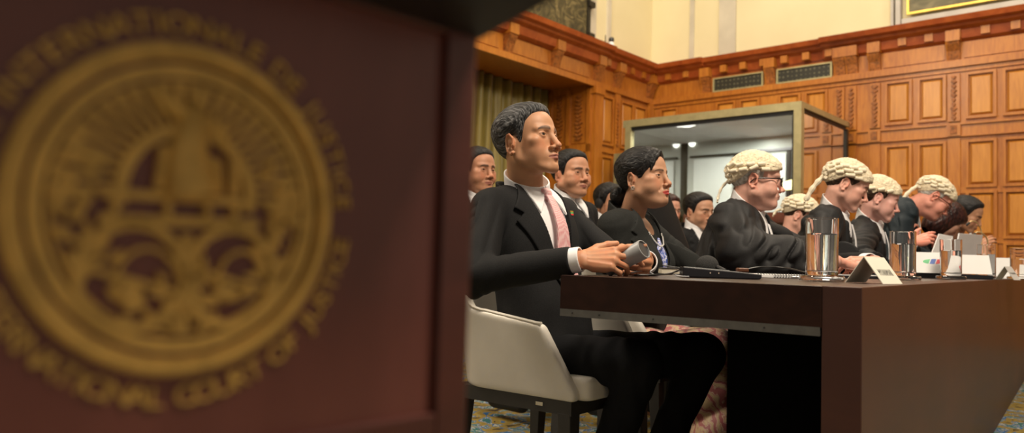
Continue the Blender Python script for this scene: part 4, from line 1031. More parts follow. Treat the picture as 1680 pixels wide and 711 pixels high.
def make_trousers(ctx, mat=None, vox=.005):
    J = ctx['J']; o = ctx['o']; mat = mat or M_trou
    def f(P):
        d = ell(P, (0, -.01, .535), (.175, .145, .10))
        for nm, sd in (('R', 2), ('L', 8)):
            H, K, A = J['leg'+nm]; t = np.clip(((P-H)@(K-H))/((K-H)@(K-H)), 0, 1)
            d = smin(d, cap(P, H, K, .088, .066), .04); e = cap(P, K, A+norm(K-A)*.02, .064, .050); d = smin(d, e, .02)
            r = np.sin(((P-K)@norm(K-H))*95+3*vnoise(P*14+sd)); d = d+.0028*r*np.exp(-(((P-K)@norm(K-H)+.10)/.10)**2)*(P[:, 2] > .3)
        d = d+fold(P, (10, 10, 10), .004, 4)
        return smax(d, .09-P[:, 2], .005)
    lo, hi = bbox_of([p for nm in 'RL' for p in J['leg'+nm]]+[V(-.2, -.15, .45), V(.2, .15, .6)], .10)
    cloth('trousers', f, lo, hi, vox, mat, o, 1)
    for nm in 'RL':
        H, K, A = J['leg'+nm]
        fw = norm(V(K[0]-H[0], K[1]-H[1], 0)); b0 = V(A[0], A[1], .045)-fw*.045
        def sf(P): return smax(smin(cap(P, b0, b0+fw*.19, .040, .034), cap(P, b0+V(0, 0, .02), b0+V(0, 0, .05), .038), .03), -(P[:, 2]-.002), .003)
        cloth('shoe', sf, *bbox_of([b0, b0+fw*.19+V(0, 0, .05)], .06), .004, M_black, o, 1)
def make_gown(ctx, mat=None, vox=.0045, wide=1.0, Vp=None, seed=0):
    """barrister's gown with wide sleeves, dark waistcoat, wing collar and bands"""
    s = ctx['s']; TFr = ctx['TF']; J = ctx['J']; o = ctx['o']; mat = mat or M_robe
    Vp = Vp or [(-.094, 1.15), (.094, 1.15), (.092, 1.04), (.060, .60), (-.060, .60), (-.092, 1.04)]
    a_ = TFr.to(V(0, -.015, 1.0)[None])[0]; b_ = ctx['nb']+(ctx['nb']-a_)*2
    def base(P): U = TFr.inv(P); return torso_base(U, s), U
    def gf(P):
        b, U = base(P)
        e = smin(b, ell(U, (0, -.03, .62), (.23, .18, .30)), .08)
        d = e-.012+fold(P, (6, 6, 3), .004, seed)+ridge(P+fold(P, (5, 5, 5), .02, 3)[:, None], (24, 24, 4.0), .012, seed+4)
        d = smin(d, smax(np.abs(U[:, 0])-.0, 9, .001) if False else cap(P, TFr.to(V(-.10, -.095, 1.0)[None])[0], TFr.to(V(.10, -.095, 1.0)[None])[0], .035), .03)  # gathered yoke
        for nm, sd in (('R', 1), ('L', 6)):
            S_, E_, W_ = J[nm]; u = norm(W_-E_); W2 = E_+(W_-E_)*s.get('gcuff', .80)
            q_ = smin(cap(P, S_, E_, .082*wide, .088*wide), cap(P, E_, W2, .088*wide, .070*wide), .04)
            q_ = smin(q_, cap(P, E_+V(0, 0, -.03), E_+(W_-E_)*.6+V(0, 0, -.03), .07*wide, .05*wide), .04)
            a1 = norm(np.cross(u, norm(E_-S_))+1e-4)
            q_ = q_+fold(P, (7, 7, 7), .004, sd+seed)+ridge(np.stack([(P-E_)@u*26+(P@a1)*14+vnoise(P*6)*1.2, P[:, 2]*16, P@a1*7], 1), (1, 1, 1), .012, sd)
            q_ = smax(q_, (P-W2)@u, .01); d = smin(d, q_, .03)
        cut = smax(poly2(U[:, 0], U[:, 2], Vp), -(b+.002), .002); cut = smax(cut, -U[:, 1]-.035, .004); d = smax(d, -cut, .003)
        nk = cap(P, a_, b_, .084); d = smax(d, -smax(nk, -(U[:, 2]-1.0), .004), .004)
        fl = s.get('table_z')
        if fl: d = smax(d, fl-(P[:, 2]+0)-1e3*(P[:, 1] < s.get('table_y', .2)), .002)
        return smax(d, .30-P[:, 2], .01)
    pts = [TFr.to(V(*p)[None])[0] for p in ((-.24, -.22, .40), (.24, .2, .40), (.2, .1, 1.12), (-.2, -.1, 1.12))]+[p for nm in 'RL' for p in J[nm]]
    lo, hi = bbox_of(pts, .12); cloth('gown', gf, lo, hi, vox, mat, o, 1)
    def wf(P):
        b, U = base(P); d = smax(b-.001+fold(P, (12, 12, 6), .003, 2), -U[:, 1]-.05, .01)
        d = smax(d, -smax(poly2(U[:, 0], U[:, 2], [(-.085, 1.13), (.085, 1.13), (.075, 1.03), (.0, .90), (-.075, 1.03)]), -(b+.012), .002), .002)
        nk = cap(P, a_, b_, .076); d = smax(d, -smax(nk, -(U[:, 2]-1.0), .004), .004); 
        for nm in 'RL': d = smin(d, sleeve(P, J[nm], .05, .05, .040, .93, .004), .02)
        return smax(d, .5-P[:, 2], .01)
    cloth('court_coat', wf, lo, hi, max(vox, .004), M_suit, o, 1)
    def cf(P):
        b, U = base(P); nk = cap(P, a_, b_, .0)
        c = neck_ring(ctx, P, U, s.get('colr', .072), .0032, -.05, s.get('colh', .078), .50)
        d = smax(smax(b+.004, poly2(U[:, 0], U[:, 2], [(-.09, 1.13), (.09, 1.13), (.08, 1.03), (.0, .89), (-.08, 1.03)]), .003), -(b+.02), .003); d = smax(d, -U[:, 1]-.07, .003)
        d = smin(d, c, .003)
        for q_ in (1, -1):
            tip = [(q_*.004, 1.07), (q_*.070, 1.09), (q_*.080, 1.03), (q_*.050, .975), (q_*.012, 1.04)]
            d = smin(d, smax(smax(np.abs(b-.003)-.004, poly2(U[:, 0], U[:, 2], tip), .002), -U[:, 1]+.01, .002), .002)
        return d
    box = bbox_of([TFr.to(V(*p)[None])[0] for p in ((-.09, -.09, .84), (.09, .17, .84), (.09, .17, 1.14), (-.09, -.09, 1.14))], .02)
    cloth('wing_collar', cf, *box, .0026, M_shirt, o, 1)
    def bf(P):
        b, U = base(P); x = U[:, 0]; z = U[:, 2]; g = np.abs(x)-.003-.14*np.clip(1.03-z, 0, 1); w = .017
        d = smax(np.abs(b-.011-.012*np.clip((1.03-z)/.15, 0, 1))-.0022, np.abs(g-w*.6)-w*.6, .002)
        return smax(smax(d, smax(z-1.045, .895-z, .002), .002), -U[:, 1], .002)
    cloth('neck_bands', bf, *box, .0024, M_shirt, o, 1)
    if s.get('cuffs', True):
        for nm in 'RL':
            if s.get('arm'+nm, {}) and s['arm'+nm].get('hand'):
                S_, E_, W_ = J[nm]; u = norm(W_-E_); c0 = E_+(W_-E_)*.88; c1 = W_+u*.002
                cloth('shirt_cuff', lambda P: smax(smax(cap(P, c0, c1, .0365, .035), -cap(P, c0, c1+u*.03, .031, .030), .001), smax((P-c1)@u, -(P-c0)@u, .002), .001), *bbox_of([c0, c1], .05), .0024, M_shirt, o, 1)
M_wig = plain('horsehair', (.72, .62, .44), .8, 0, .16, 90, .5)
M_curl = plain('horsehair_curl', (.80, .72, .55), .75, 0, .14, 60, .3)
def curl_mesh(L=.036, r=.0092):
    q = MB(); prof = [(.0005, .004), (r*.45, .001), (r*.8, 0), (r, .004), (r*.93, L*.3), (r*.96, L*.6), (r, L-.004), (r*.8, L), (r*.45, L-.001), (.0005, L-.004)]
    q.lathe(prof, 12); return q
def make_wig(ctx, seed=0, tail=(0, -.115, -.05), rows=3, grey=None, low=0., tie=True, long=.036, tr=.0075):
    q = ctx['q']; HL = ctx['HL']; hs = ctx['hs']; o = ctx['o']; mat = grey or M_wig
    poly = [(.098, .058), (.070, .044), (.045, .040), (.015, .040-low), (-.03, .030-low), (-.06, .0-low), (-.09, -.02-low), (-.13, -.02-low), (-.2, .0), (-.2, .2), (.16, .2), (.15, .05), (.11, .052)]
    def f(P):
        d = core_head(P, q); n = vnoise(P*170)*.0022+vnoise(P*330+5)*.0014+vnoise(P*60)*.002
        t = .011+.006*np.exp(-((P[:, 1]-.075)/.02)**2)*(P[:, 2] < .09)
        pg = poly2(P[:, 1], P[:, 2], poly)
        return smax(d-t-n, smax(pg*.9, -(d+.002), .002), .008)
    vs, Q = sdf_mesh(f, (-.11, -.15, -.05), (.11, .14, .16), ctx['s'].get('wigv', .0022))
    w = mk('wig', HL.to(vs*hs), Q, mat, o, smooth=True)
    cq = curl_mesh(long); proto = None; r_ = random.Random(seed)
    def place(c, d, k=1.):
        nonlocal proto
        z = norm(d); x = norm(np.cross(z, V(.3, .2, .9))); y = np.cross(z, x)
        R = HL.R@np.stack([x, y, z], 1)*k*hs; c = HL.to((V(*c)*hs)[None])[0]
        if proto is None: proto = mk('curl', cq.v, cq.f, M_curl, None, smooth=True); m_ = proto
        else: m_ = proto.copy(); COL.objects.link(m_)
        m_.parent = w; m_.matrix_local = Matrix([list(R[i])+[c[i]] for i in range(3)]+[[0, 0, 0, 1]])
    def surf(th, z):           # point on the head at azimuth th (0 = front, 90 = +x) and height z
        rz = math.sqrt(max(0, 1-((z-.042)/.093)**2)); return V((.0745*q['w']+.017)*math.sin(th)*rz, -.012+(.095*q['l']+.017)*math.cos(th)*rz, z)
    for sg in (-1, 1):
        for rw in range(rows):
            z = .046+.020*rw; n = 5
            for k in range(n):
                th = math.radians(70+23*k+8*(rw % 2)); p = surf(sg*th, z+(-.004*k)-low*.5); t = surf(sg*(th-.25), z+.012)-surf(sg*(th+.25), z-.006)
                place(p-norm(t)*.016, norm(t)+V(0, 0, r_.uniform(-.25, .25)), r_.uniform(.9, 1.1))
    for rw in range(3):
        for k in (-1, 0, 1):
            z = .04-.022*rw; th = math.pi+k*.3; p = surf(th, z); place(p-V(.016, 0, 0), V(1, r_.uniform(-.15, .15), r_.uniform(-.2, .2)), 1.)
    # queue: two tails, tied, with a looped end
    T = V(*tail)
    st = V(0, -.105, .005)
    for sg in (-1, 1):
        pts = [HL.to((p*hs)[None])[0] for p in spline([st+V(sg*.008, 0, 0), st+V(sg*.010, -.012, -.012), (st+T)/2+V(sg*.010, -.012, .0), T+V(sg*.009, 0, 0)], 6)]
        qd = MB(); qd.tube(pts, [tr+.2*tr*math.sin(i*1.6) for i in range(len(pts))], 8); qd.build('tail', M_curl, w, smooth=True)
        e = HL.to(((T+V(sg*.009, 0, -.004))*hs)[None])[0]
        qd = MB(); qd.tube([e+HL.R@V(.009*math.cos(a), .0, .009*math.sin(a)) for a in np.linspace(0, 5.6, 12)], .0042, 7); qd.build('tail_knot', M_curl, w, smooth=True)
    return w
# ================================================================ PEOPLE
D = math.radians
def lap_(m): pass
# ---- the man in front
M_hair1 = hair_mat('greying_hair', (.006, .006, .007), (.16, .16, .165), (.46, .67), 75, (1, .06, .16), .5, 1.)
M_hairb = hair_mat('black_hair', (.004, .004, .005), (.018, .016, .015), (.40, .70), 75, (1, .06, .16), .45, 1.)
HP_man = [(.080, .090), (.062, .080), (.046, .058), (.036, .030), (.027, .008), (.020, -.008), (.009, -.006), (.004, .018), (-.02, .024), (-.034, .004), (-.038, -.03), (-.052, -.062), (-.085, -.085), (-.2, -.06), (-.2, .2), (.14, .2), (.12, .1)]
def tie_mat():
    m, nt, b = newmat('pink_tie'); v = coords(nt, (1, 1, 1)); vo = nd(nt, 'ShaderNodeTexVoronoi'); vo.inputs['Scale'].default_value = 260; vo.inputs['Randomness'].default_value = 0
    nt.links.new(v, vo.inputs['Vector']); nt.links.new(ramp(nt, vo.outputs['Distance'], [(.30, (.62, .16, .20)), (.48, (.78, .52, .52))]), b.inputs['Base Color']); b.inputs['Roughness'].default_value = .45; return m
man_head = at(867, 239, 2.45)
S1 = dict(phi=D(-44), nb=tuple(at(862, 325, 2.53)), lean=D(-10), sw=.160, bulk=1.0, sh=1.005,
    head=dict(phi=D(-38), pitch=D(11), scale=1.01, pos=man_head, q=dict(w=1.0, nose=.95, nosew=1.28, jaw=1.04, fat=-.003, lips=1.0, cheek=1.02, eye=.0040, eyez=.003, mouth=.025, ear=1.08, browd=.9, neckr=.057), look=(D(0), D(2))),
    armR=dict(elbow=(-.10, 2.20, .735), wrist=(.185, 2.085, .792), hand=dict(y=(.97, -.10, .10), z=(-.08, -.80, .60), curl=[(-.08, .18, .12), (.40, .40, .25), (.70, .75, .45), (.80, .8, .4)], thumb=(-.02, .12, .1), spread=.09)),
    armL=dict(elbow=(.42, 2.52, .72), wrist=(.392, 2.262, .792), hand=dict(y=(-.12, -.95, -.05), z=(.95, -.15, -.10), curl=[(.50, .85, .5), (.55, .9, .5), (.7, .9, .5), (.8, .9, .5)], thumb=(1.4, .4, .3))),
    legR=((.37, 2.20, .51), (.27, 2.33, .09)), legL=((.60, 2.42, .51), (.46, 2.52, .09)),
    tone=(.53, .275, .155), lip=(.36, .13, .10), browc=(.03, .025, .022), bv=.0020,
    hair=dict(f=lambda P, q: hair_sdf(P, q, HP_man, th=.016, side=.008, part=.030), mat=M_hair1),
    label='person in black suit and pink tie holding a grey tube at the table end', group=None)
c1 = person(S1); lap_('man body')
make_suit(c1, M_suit, tie=tie_mat(), vox=.0026); make_trousers(c1, vox=.0045); lap_('man suit')
def hair_long(poly, th, side, extra=None, streak=.0012):
    def f(P, q):
        d = hair_sdf(P, q, poly, th=th, side=side, streak=streak*1.6)
        return extra(P, d) if extra else d
    return f
# ---- the woman in the black blazer
HP_w = [(.080, .088), (.074, .068), (.066, .048), (.055, .032), (.042, .020), (.028, .004), (.012, -.004), (.004, .014), (-.016, .022), (-.034, .006), (-.040, -.04), (-.055, -.075), (-.09, -.085), (-.2, -.06), (-.2, .2), (.14, .2), (.12, .09)]
def wom_extra(P, d):
    b = ell(P, (0, -.122, -.045), (.044, .034, .040))+vnoise(P*np.array((160, 40, 60)))*.0012
    d = smin(d, b, .012)
    pts = [V(.010, .084, .102), V(.034, .080, .082), V(.050, .073, .055), V(.0555, .067, .030)]      # lock swept over the temple
    for a, b2, r in zip(pts[:-1], pts[1:], (.0085, .0075, .005)): d = smin(d, cap(P, a, b2, r, r*.75), .012)
    return d
wh = at(1057, 297, 3.05)
S2 = dict(phi=D(-32), nb=tuple(at(1034, 360, 3.12)), lean=D(3), sw=.148, bulk=1.04, bust=1, dz=-.06, sh=1.015, jb=.50,
    head=dict(phi=D(-40), pitch=D(6), pos=wh, scale=.99, q=dict(w=1.0, nose=.85, nosew=1.2, jaw=.97, lips=1.25, cheek=1.05, brow=.6, fat=.004, eye=.0036, mouth=.023, neckr=.050, thinbrow=1, chin=.9), look=(0, 0)),
    armR=dict(elbow=tuple(at(1012, 450, 2.98)), wrist=(.70, 2.86, .62)),
    armL=dict(elbow=(.82, 3.22, .72), wrist=(.80, 2.98, .62)),
    legR=((.74, 2.82, .47), (.74, 2.74, .09)), legL=((.87, 2.94, .47), (.88, 2.86, .09)),
    tone=(.50, .27, .165), lip=(.50, .05, .05), browc=(.02, .012, .01), bv=.0022,
    hair=dict(f=hair_long(HP_w, .017, .010, wom_extra), mat=M_hairb),
    label='person in a dark blazer with black hair in a bun and a pink patterned skirt')
c2 = person(S2); o2 = c2['o']; lap_('woman')
make_suit(c2, M_suit2, shirt=False, vox=.0032, V_=[(-.082, 1.13), (.082, 1.13), (.082, 1.03), (.022, .80), (-.014, .78), (-.080, 1.03)],
    lapel=[(.076, 1.095), (.10, 1.055), (.155, 1.00), (.130, .985), (.155, .965), (.045, .79), (.016, .765), (.078, 1.02)], skirt=.48)
# blouse and necklace
T2 = c2['TF']
M_blouse = paint_mat('blue_print_blouse', [(.35, (.03, .05, .22)), (.5, (.10, .16, .55)), (.56, (.8, .8, .82)), (.64, (.12, .10, .45))], 60, 1)
cloth('blouse', lambda P: smax(smax(torso_base(T2.inv(P), S2)+.006, poly2(T2.inv(P)[:, 0], T2.inv(P)[:, 2], [(-.06, .985), (0, .93), (.06, .985), (.06, .76), (-.06, .76)]), .003), -T2.inv(P)[:, 1], .003), *bbox_of([T2.to(V(*p)[None])[0] for p in ((-.08, .03, .76), (.08, .18, 1.0))], .03), .003, M_blouse, o2)
M_pearl = plain('pearl', (.75, .73, .68), .2, .1, .05, 10)
q = MB(); r3 = random.Random(3)
nk = []
for k in range(30):
    t_ = -1.15+2.3*k/29; x = .072*math.sin(t_); z = 1.035-.085*math.cos(t_); y = .0
    yy = np.linspace(.2, 0, 80); P_ = np.stack([np.full(80, x), yy, np.full(80, z)], 1); dd = torso_base(P_, S2); i = np.argmax(dd < .006); y = yy[i]
    p = T2.to(V(x, y, z)[None])[0]; q.lathe([(.0002, -.0034), (.0027, -.002), (.0034, 0), (.0027, .002), (.0002, .0034)], 8, p)
q.build('pearl_necklace', M_pearl, o2, smooth=True)
HL = c2['HL']; e = HL.to((V(.083, -.004, -.036)*.99)[None])[0]; q = MB()
for k in range(5):
    a = k*1.2566; q.lathe([(.0002, -.0035), (.003, -.002), (.0038, 0), (.003, .002), (.0002, .0035)], 8, e+HL.R@V(.003, .006*math.cos(a), .006*math.sin(a)))
q.build('earring', plain('silver', (.8, .8, .78), .2, .9, .05, 10), o2, smooth=True)
# patterned skirt
def skirt_mat():
    m, nt, b = newmat('pink_brocade'); v = coords(nt, (1, 1, 1)); vo = nd(nt, 'ShaderNodeTexWave'); vo.wave_type = 'RINGS'; vo.inputs['Scale'].default_value = 9; vo.inputs['Distortion'].default_value = 9; vo.inputs['Detail'].default_value = 3; vo.inputs['Detail Scale'].default_value = 2.2
    nt.links.new(v, vo.inputs['Vector']); nt.links.new(ramp(nt, vo.outputs['Fac'], [(.2, (.42, .12, .12)), (.42, (.62, .36, .28)), (.55, (.66, .55, .38)), (.7, (.50, .20, .17)), (.9, (.62, .46, .26))]), b.inputs['Base Color']); b.inputs['Roughness'].default_value = .55; b.inputs['Sheen Weight'].default_value = .3; bump(nt, b, vo.outputs['Fac'], .2, .004); return m
J2 = c2['J']
def skf(P):
    d = ell(P, (0, 0, .53), (.19, .16, .10))
    for nm in 'RL':
        H, K, A = J2['leg'+nm]; d = smin(d, cap(P, H, K, .10, .088), .06); d = smin(d, cap(P, K, A+V(0, 0, .02), .088, .105), .07)
    d = d+ridge(P@rotx(.6), (9, 4, 9), .014, 3)+fold(P, (14, 14, 5), .006, 8)
    return smax(d, .10-P[:, 2], .01)
cloth('skirt', skf, *bbox_of([p for nm in 'RL' for p in J2['leg'+nm]]+[V(-.2, -.15, .45), V(.2, .15, .6)], .14), .006, skirt_mat(), o2)
lap_('woman done')
# ---- barristers
PINK = (.70, .385, .30)
M_hgrey = hair_mat('grey_white_hair', (.30, .28, .25), (.62, .60, .56), (.35, .65), 30, (1, .5, .15), .6, .5)
M_hbrown = hair_mat('brown_hair', (.02, .010, .006), (.07, .035, .018), (.4, .7), 30, (1, .5, .15), .5, .5)
HP_side = [(.030, .050), (.024, .015), (.014, -.004), (.006, .0), (.002, .022), (-.018, .028), (-.034, .006), (-.038, -.03), (-.055, -.062), (-.085, -.075), (-.2, -.05), (-.2, .06), (-.1, .07)]
PK = at(1240, 299, 3.35)
S3 = dict(phi=D(-26), colr=.077, nb=tuple(at(1218, 356, 3.40)), sh=1.03, lean=D(13), sw=.168, bulk=1.16, dz=-.03, bv=.0024, gcuff=.86,
    head=dict(phi=D(-14), pitch=D(-4), pos=PK, scale=1.02, q=dict(w=1.03, fat=.007, jaw=1.02, nose=1.05, nosew=1.1, lips=.75, eye=.0036, mouth=.023, neckr=.060, chin=1.05, browd=.35), eyemat=M_eye_g, look=(0, D(-12))),
    armR=dict(elbow=tuple(at(1222, 418, 3.10)), wrist=tuple(at(1372, 428, 2.98)), hand=dict(y=(.80, .55, -.10), z=(-.45, -.55, .75), curl=[(.5, .6, .4), (.6, .7, .4), (.7, .75, .4), (.75, .7, .4)])),
    armL=dict(elbow=(1.35, 3.62, .80), wrist=tuple(at(1428, 430, 3.10)), hand=dict(y=(-.85, -.45, -.05), z=(.2, -.7, .72), curl=[(.5, .7, .4), (.6, .8, .4), (.7, .8, .4), (.8, .8, .4)])),
    tone=PINK, lip=(.45, .20, .17), browc=(.30, .24, .2), hair=dict(f=hair_long(HP_side, .006, .007), mat=M_hgrey),
    label='person in a horsehair wig and black glasses, in a black gown with clasped hands')
c3 = person(S3); lap_('w3')
make_gown(c3, M_robe, seed=2, wide=1.12); make_wig(c3, 1, tail=(0, -.150, -.085), low=-.008, tr=.0055, rows=2); lap_('w3 gown')
# glasses
def glasses(ctx, mat):
    HL = ctx['HL']; hs = ctx['hs']; o = ctx['o']; q = MB()
    T = lambda *p: HL.to((V(*p)*hs)[None])[0]
    for sg in (-1, 1):
        pts = spline([T(sg*(.033+.0235*math.cos(a)*(1+.10*math.cos(2*a))), .104-.004*abs(math.cos(a)) if True else 0, .004+.0165*math.sin(a)*(1+.08*math.cos(4*a))) for a in np.linspace(0, 2*math.pi, 17)[:-1]], 3, closed=True)
        q.tube(pts+[pts[0]], .0027, 6)
        q.tube([T(sg*.055, .098, .014), T(sg*.066, .085, .014), T(sg*.081, .02, .010), T(sg*.083, -.012, .004), T(sg*.080, -.026, -.010)], [.0034, .0036, .0030, .0028, .003], 6)
    q.tube([T(-.010, .105, .008), T(0, .108, .011), T(.010, .105, .008)], .0019, 6)
    return q.build('eyeglasses', mat, o, smooth=True)
glasses(c3, plain('black_acetate', (.012, .008, .007), .25))
PK = at(1388, 306, 3.85)
S4 = dict(phi=D(-28), nb=tuple(at(1362, 358, 3.92)), sh=1.03, lean=D(14), sw=.158, bulk=1.05, dz=-.02, hv=.002, bv=.0026, wigv=.0024,
    head=dict(phi=D(-16), pitch=D(-24), pos=PK, scale=1.02, q=dict(w=.97, nose=1.1, nosew=.95, lips=.9, eye=.0022, lid=1, mouth=.023, neckr=.056), look=(0, D(-20))),
    armR=dict(elbow=tuple(at(1335, 430, 3.6)), wrist=tuple(at(1402, 436, 3.45)), hand=dict(y=(.85, .4, -.1), z=(-.2, -.5, .8))), 
    tone=PINK, lip=(.45, .17, .14), browc=(.06, .03, .02), hair=dict(f=hair_long([(.050, .052), (.040, .030), (.016, .0)]+HP_side[3:], .006, .008), mat=M_hbrown),
    label='person in a curled wig looking down, black gown, white bands, behind the nearest tumbler')
c4_ = person(S4); make_gown(c4_, M_robe, seed=12, vox=.005); make_wig(c4_, 2, tail=(.0, -.140, -.137), long=.040, rows=3, tr=.0125); lap_('w4')
PK = at(1441, 328, 4.3)
S5 = dict(phi=D(-28), nb=tuple(at(1421, 374, 4.38)), sh=1.02, lean=D(10), sw=.140, bulk=.95, dz=-.05, hv=.0022, bv=.003, wigv=.0026, hdv=.003,
    head=dict(phi=D(-14), pitch=D(-18), pos=PK, scale=1.02, q=dict(w=.98, nose=1.1, nosew=.95, lips=1.0, brow=.6, eye=.0024, lid=1, mouth=.022, neckr=.050), look=(0, D(-20))),
    armR=dict(elbow=tuple(at(1400, 425, 4.0)), wrist=tuple(at(1440, 437, 3.8)), hand=dict(y=(.9, .3, -.1), z=(0, -.3, 1))),
    tone=(.72, .40, .34), lip=(.48, .16, .15), browc=(.15, .07, .04), hair=dict(f=hair_long(HP_side[:8]+[(-.06, -.08), (-.09, -.09)]+HP_side[10:], .006, .012), mat=M_hbrown),
    label='person in a smooth pale wig with auburn hair, between the two other bent wigs')
c5 = person(S5); make_gown(c5, M_robe, seed=22, vox=.006, Vp=[(-.075, 1.15), (.075, 1.15), (.085, 1.04), (.08, .60), (-.045, .60), (-.085, 1.04)]); make_wig(c5, 3, rows=1, tail=(0, -.13, -.06)); lap_('w5')
PK = at(1531, 326, 4.9)
S6 = dict(phi=D(-22), nb=tuple(at(1487, 347, 4.98)), sh=1.03, lean=D(21), sw=.165, bulk=1.08, dz=-.0, hv=.0024, bv=.003, wigv=.0026, hdv=.0026, neckbase=(0, .02, 1.05),
    head=dict(phi=D(-12), pitch=D(-40), pos=PK, scale=1.06, q=dict(w=1.0, nose=1.1, lips=.8, eye=.0022, lid=1, mouth=.023, neckr=.060, fat=.004), look=(0, D(-20))),
    armR=dict(elbow=tuple(at(1470, 440, 4.75)), wrist=tuple(at(1497, 398, 4.55)), hand=dict(y=(.85, .1, .30), z=(-.15, -.75, .6), curl=[(.15, .25, .1), (.3, .4, .2), (.5, .5, .3), (.6, .5, .3)], thumb=(-.3, .1, .1), k=1.05)),
    armL=dict(elbow=(2.72, 5.15, .82), wrist=tuple(at(1475, 395, 4.85)), hand=dict(y=(.45, -.1, .85), z=(-.6, -.7, .2), curl=[(.5, .8, .4)]*4, k=1.05)),
    tone=(.74, .33, .25), lip=(.45, .17, .14), browc=(.3, .2, .15), hair=dict(f=hair_long(HP_side, .006, .007), mat=M_hgrey),
    label='person in a curled wig bent low over tilted white sheets, dark blue black gown')
c6 = person(S6); make_gown(c6, M_robe2, seed=31, vox=.006); make_wig(c6, 4, tail=(0, -.125, -.125), rows=3, tr=.010); glasses(c6, plain('brown_frame', (.10, .03, .02), .3)); lap_('w6')
# ---- two more at the far end
M_hred = hair_mat('dark_auburn_hair', (.012, .004, .004), (.07, .018, .012), (.4, .7), 24, (1, .5, .15), .4, .6)
PK = at(1553, 362, 5.3)
def long_extra(P, d): return smin(d, ell(P, (0, -.03, -.05), (.085, .085, .12))+vnoise(P*np.array((110, 90, 20)))*.003, .03)
S7 = dict(phi=D(-30), pos=(2.78, 5.62), lean=D(24), sw=.14, bulk=.95, dz=-.03, hv=.003, bv=.004, hairv=.0035, neckbase=(0, .03, 1.03),
    head=dict(phi=D(0), pitch=D(-52), pos=PK, q=dict(w=.98), eyes=False), tone=(.5, .28, .2),
    hair=dict(f=hair_long([(.082, .070), (.060, .030), (.045, -.03), (.04, -.2), (-.2, -.2), (-.2, .2), (.14, .2), (.12, .07)], .014, .014, long_extra, .002), mat=M_hred),
    label='person with dark auburn hair bent right over the table, face hidden')
c7 = person(S7); make_suit(c7, M_suit, shirt=False, lap=False, vox=.007); lap_('p7')
PK = at(1584, 354, 5.7)
S8 = dict(phi=D(-38), pos=(3.20, 6.0), lean=D(18), sw=.155, bulk=1., dz=-.02, hv=.0026, bv=.0035, hairv=.003, hdv=.003, neckbase=(0, .02, 1.04),
    head=dict(phi=D(-38), pitch=D(-24), pos=PK, scale=1.04, q=dict(w=1.0, nosew=1.2, eye=.0024, lid=1)), tone=(.48, .25, .15),
    armR=dict(elbow=tuple(at(1570, 430, 5.6)), wrist=tuple(at(1600, 408, 5.35)), hand=dict(y=(.8, -.1, .5), z=(-.2, -.8, .5), k=1.05)),
    hair=dict(f=hair_long(HP_man, .018, .009), mat=M_hairb),
    label='person with short black hair looking down, last of the row by the panelling')
c8 = person(S8); make_suit(c8, M_suit, vox=.007); lap_('p8')
# ---- the row behind
BG = [
    dict(px=937, py=289, Y=4.1, phi=-52, pitch=2, tphi=-50, q=dict(w=1.08, fat=.008, nosew=1.35, nose=.85, eye=.0032, jaw=1.06, cheek=1.08, lips=.95), tone=(.50, .25, .15), hair=HP_man, th=.016, label='person in dark suit with lanyard, between the man and woman in front'),
    dict(px=784, py=283, Y=4.2, phi=-48, pitch=0, tphi=-45, q=dict(w=1.05, fat=.005, nosew=1.35, nose=.9, eye=.0032), tone=(.46, .22, .13), hair=HP_man, th=.014, label='person half hidden by the lectern, behind the man in the pink tie'),
    dict(px=1000, py=335, Y=5.2, phi=-50, pitch=-4, tphi=-45, q=dict(w=1.03, fat=.004, nosew=1.3, eye=.0034), tone=(.46, .23, .14), hair=HP_man, th=.016, label='person wearing a black headset, seated behind the woman with the bun'),
    dict(px=1147, py=350, Y=5.3, phi=-58, pitch=-5, tphi=-52, q=dict(w=1.03, fat=.003, nosew=1.3, eye=.0034), tone=(.50, .27, .17), hair=HP_man, th=.018, label='person with thick black hair behind the shoulder of the wigged man'),
    dict(px=1096, py=347, Y=6.2, phi=-60, pitch=-8, tphi=-52, q=dict(w=1.0), tone=(.55, .28, .2), hair=HP_man, th=.018, hm=1, label='person with auburn hair, only the head showing above the black chair'),
]
for i, b in enumerate(BG):
    PK = at(b['px'], b['py'], b['Y']); ph = D(b['tphi'])
    S = dict(phi=ph, pos=(PK[0]-.05*math.cos(ph), PK[1]-.05*math.sin(ph)), lean=D(2), sw=.16, bulk=1.08, dz=PK[2]-1.185, hv=.0024, bv=.0034, hairv=.003, browc=(.02, .014, .01),
        head=dict(phi=D(b['phi']), pitch=D(b['pitch']), pos=PK, scale=1.04, q=b['q']), tone=b['tone'],
        hair=dict(f=hair_long(b['hair'], b['th'], .009), mat=M_hred if b.get('hm') else M_hairb), label=b['label'])
    S['dz'] = min(S['dz'], .04)
    c = person(S); make_suit(c, M_suit, vox=.007); make_trousers(c, vox=.010); b['c'] = c
lap_('bg')
# lanyard and headset
c = BG[0]['c']; T = c['TF']; q = MB(); P_ = []
for x, z in ((.06, 1.05), (.055, .98), (.04, .88), (.02, .78), (.0, .74)):
    yy = np.linspace(.25, 0, 100); d_ = torso_base(np.stack([np.full(100, x), yy, np.full(100, z)], 1), c['s']); P_.append(T.to(V(x, yy[np.argmax(d_ < .012)], z)[None])[0])
q.tube(spline(P_, 4), .004, 6); q.build('lanyard', plain('pale_lanyard', (.6, .62, .66), .5), c['o'], smooth=True)
c = BG[2]['c']; H = c['HL']; q = MB(); T = lambda *p: H.to((V(*p)*1.04)[None])[0]
q.tube(spline([T(.088*math.cos(a), -.01, .03+.108*math.sin(a)) for a in np.linspace(-.2, math.pi+.2, 14)], 3), .006, 8)
for sg in (-1, 1): q.tube([T(sg*.078, -.008, -.002), T(sg*.085, -.008, -.002), T(sg*.100, -.008, -.002), T(sg*.104, -.008, -.002)], [.030, .034, .032, .02], 18)
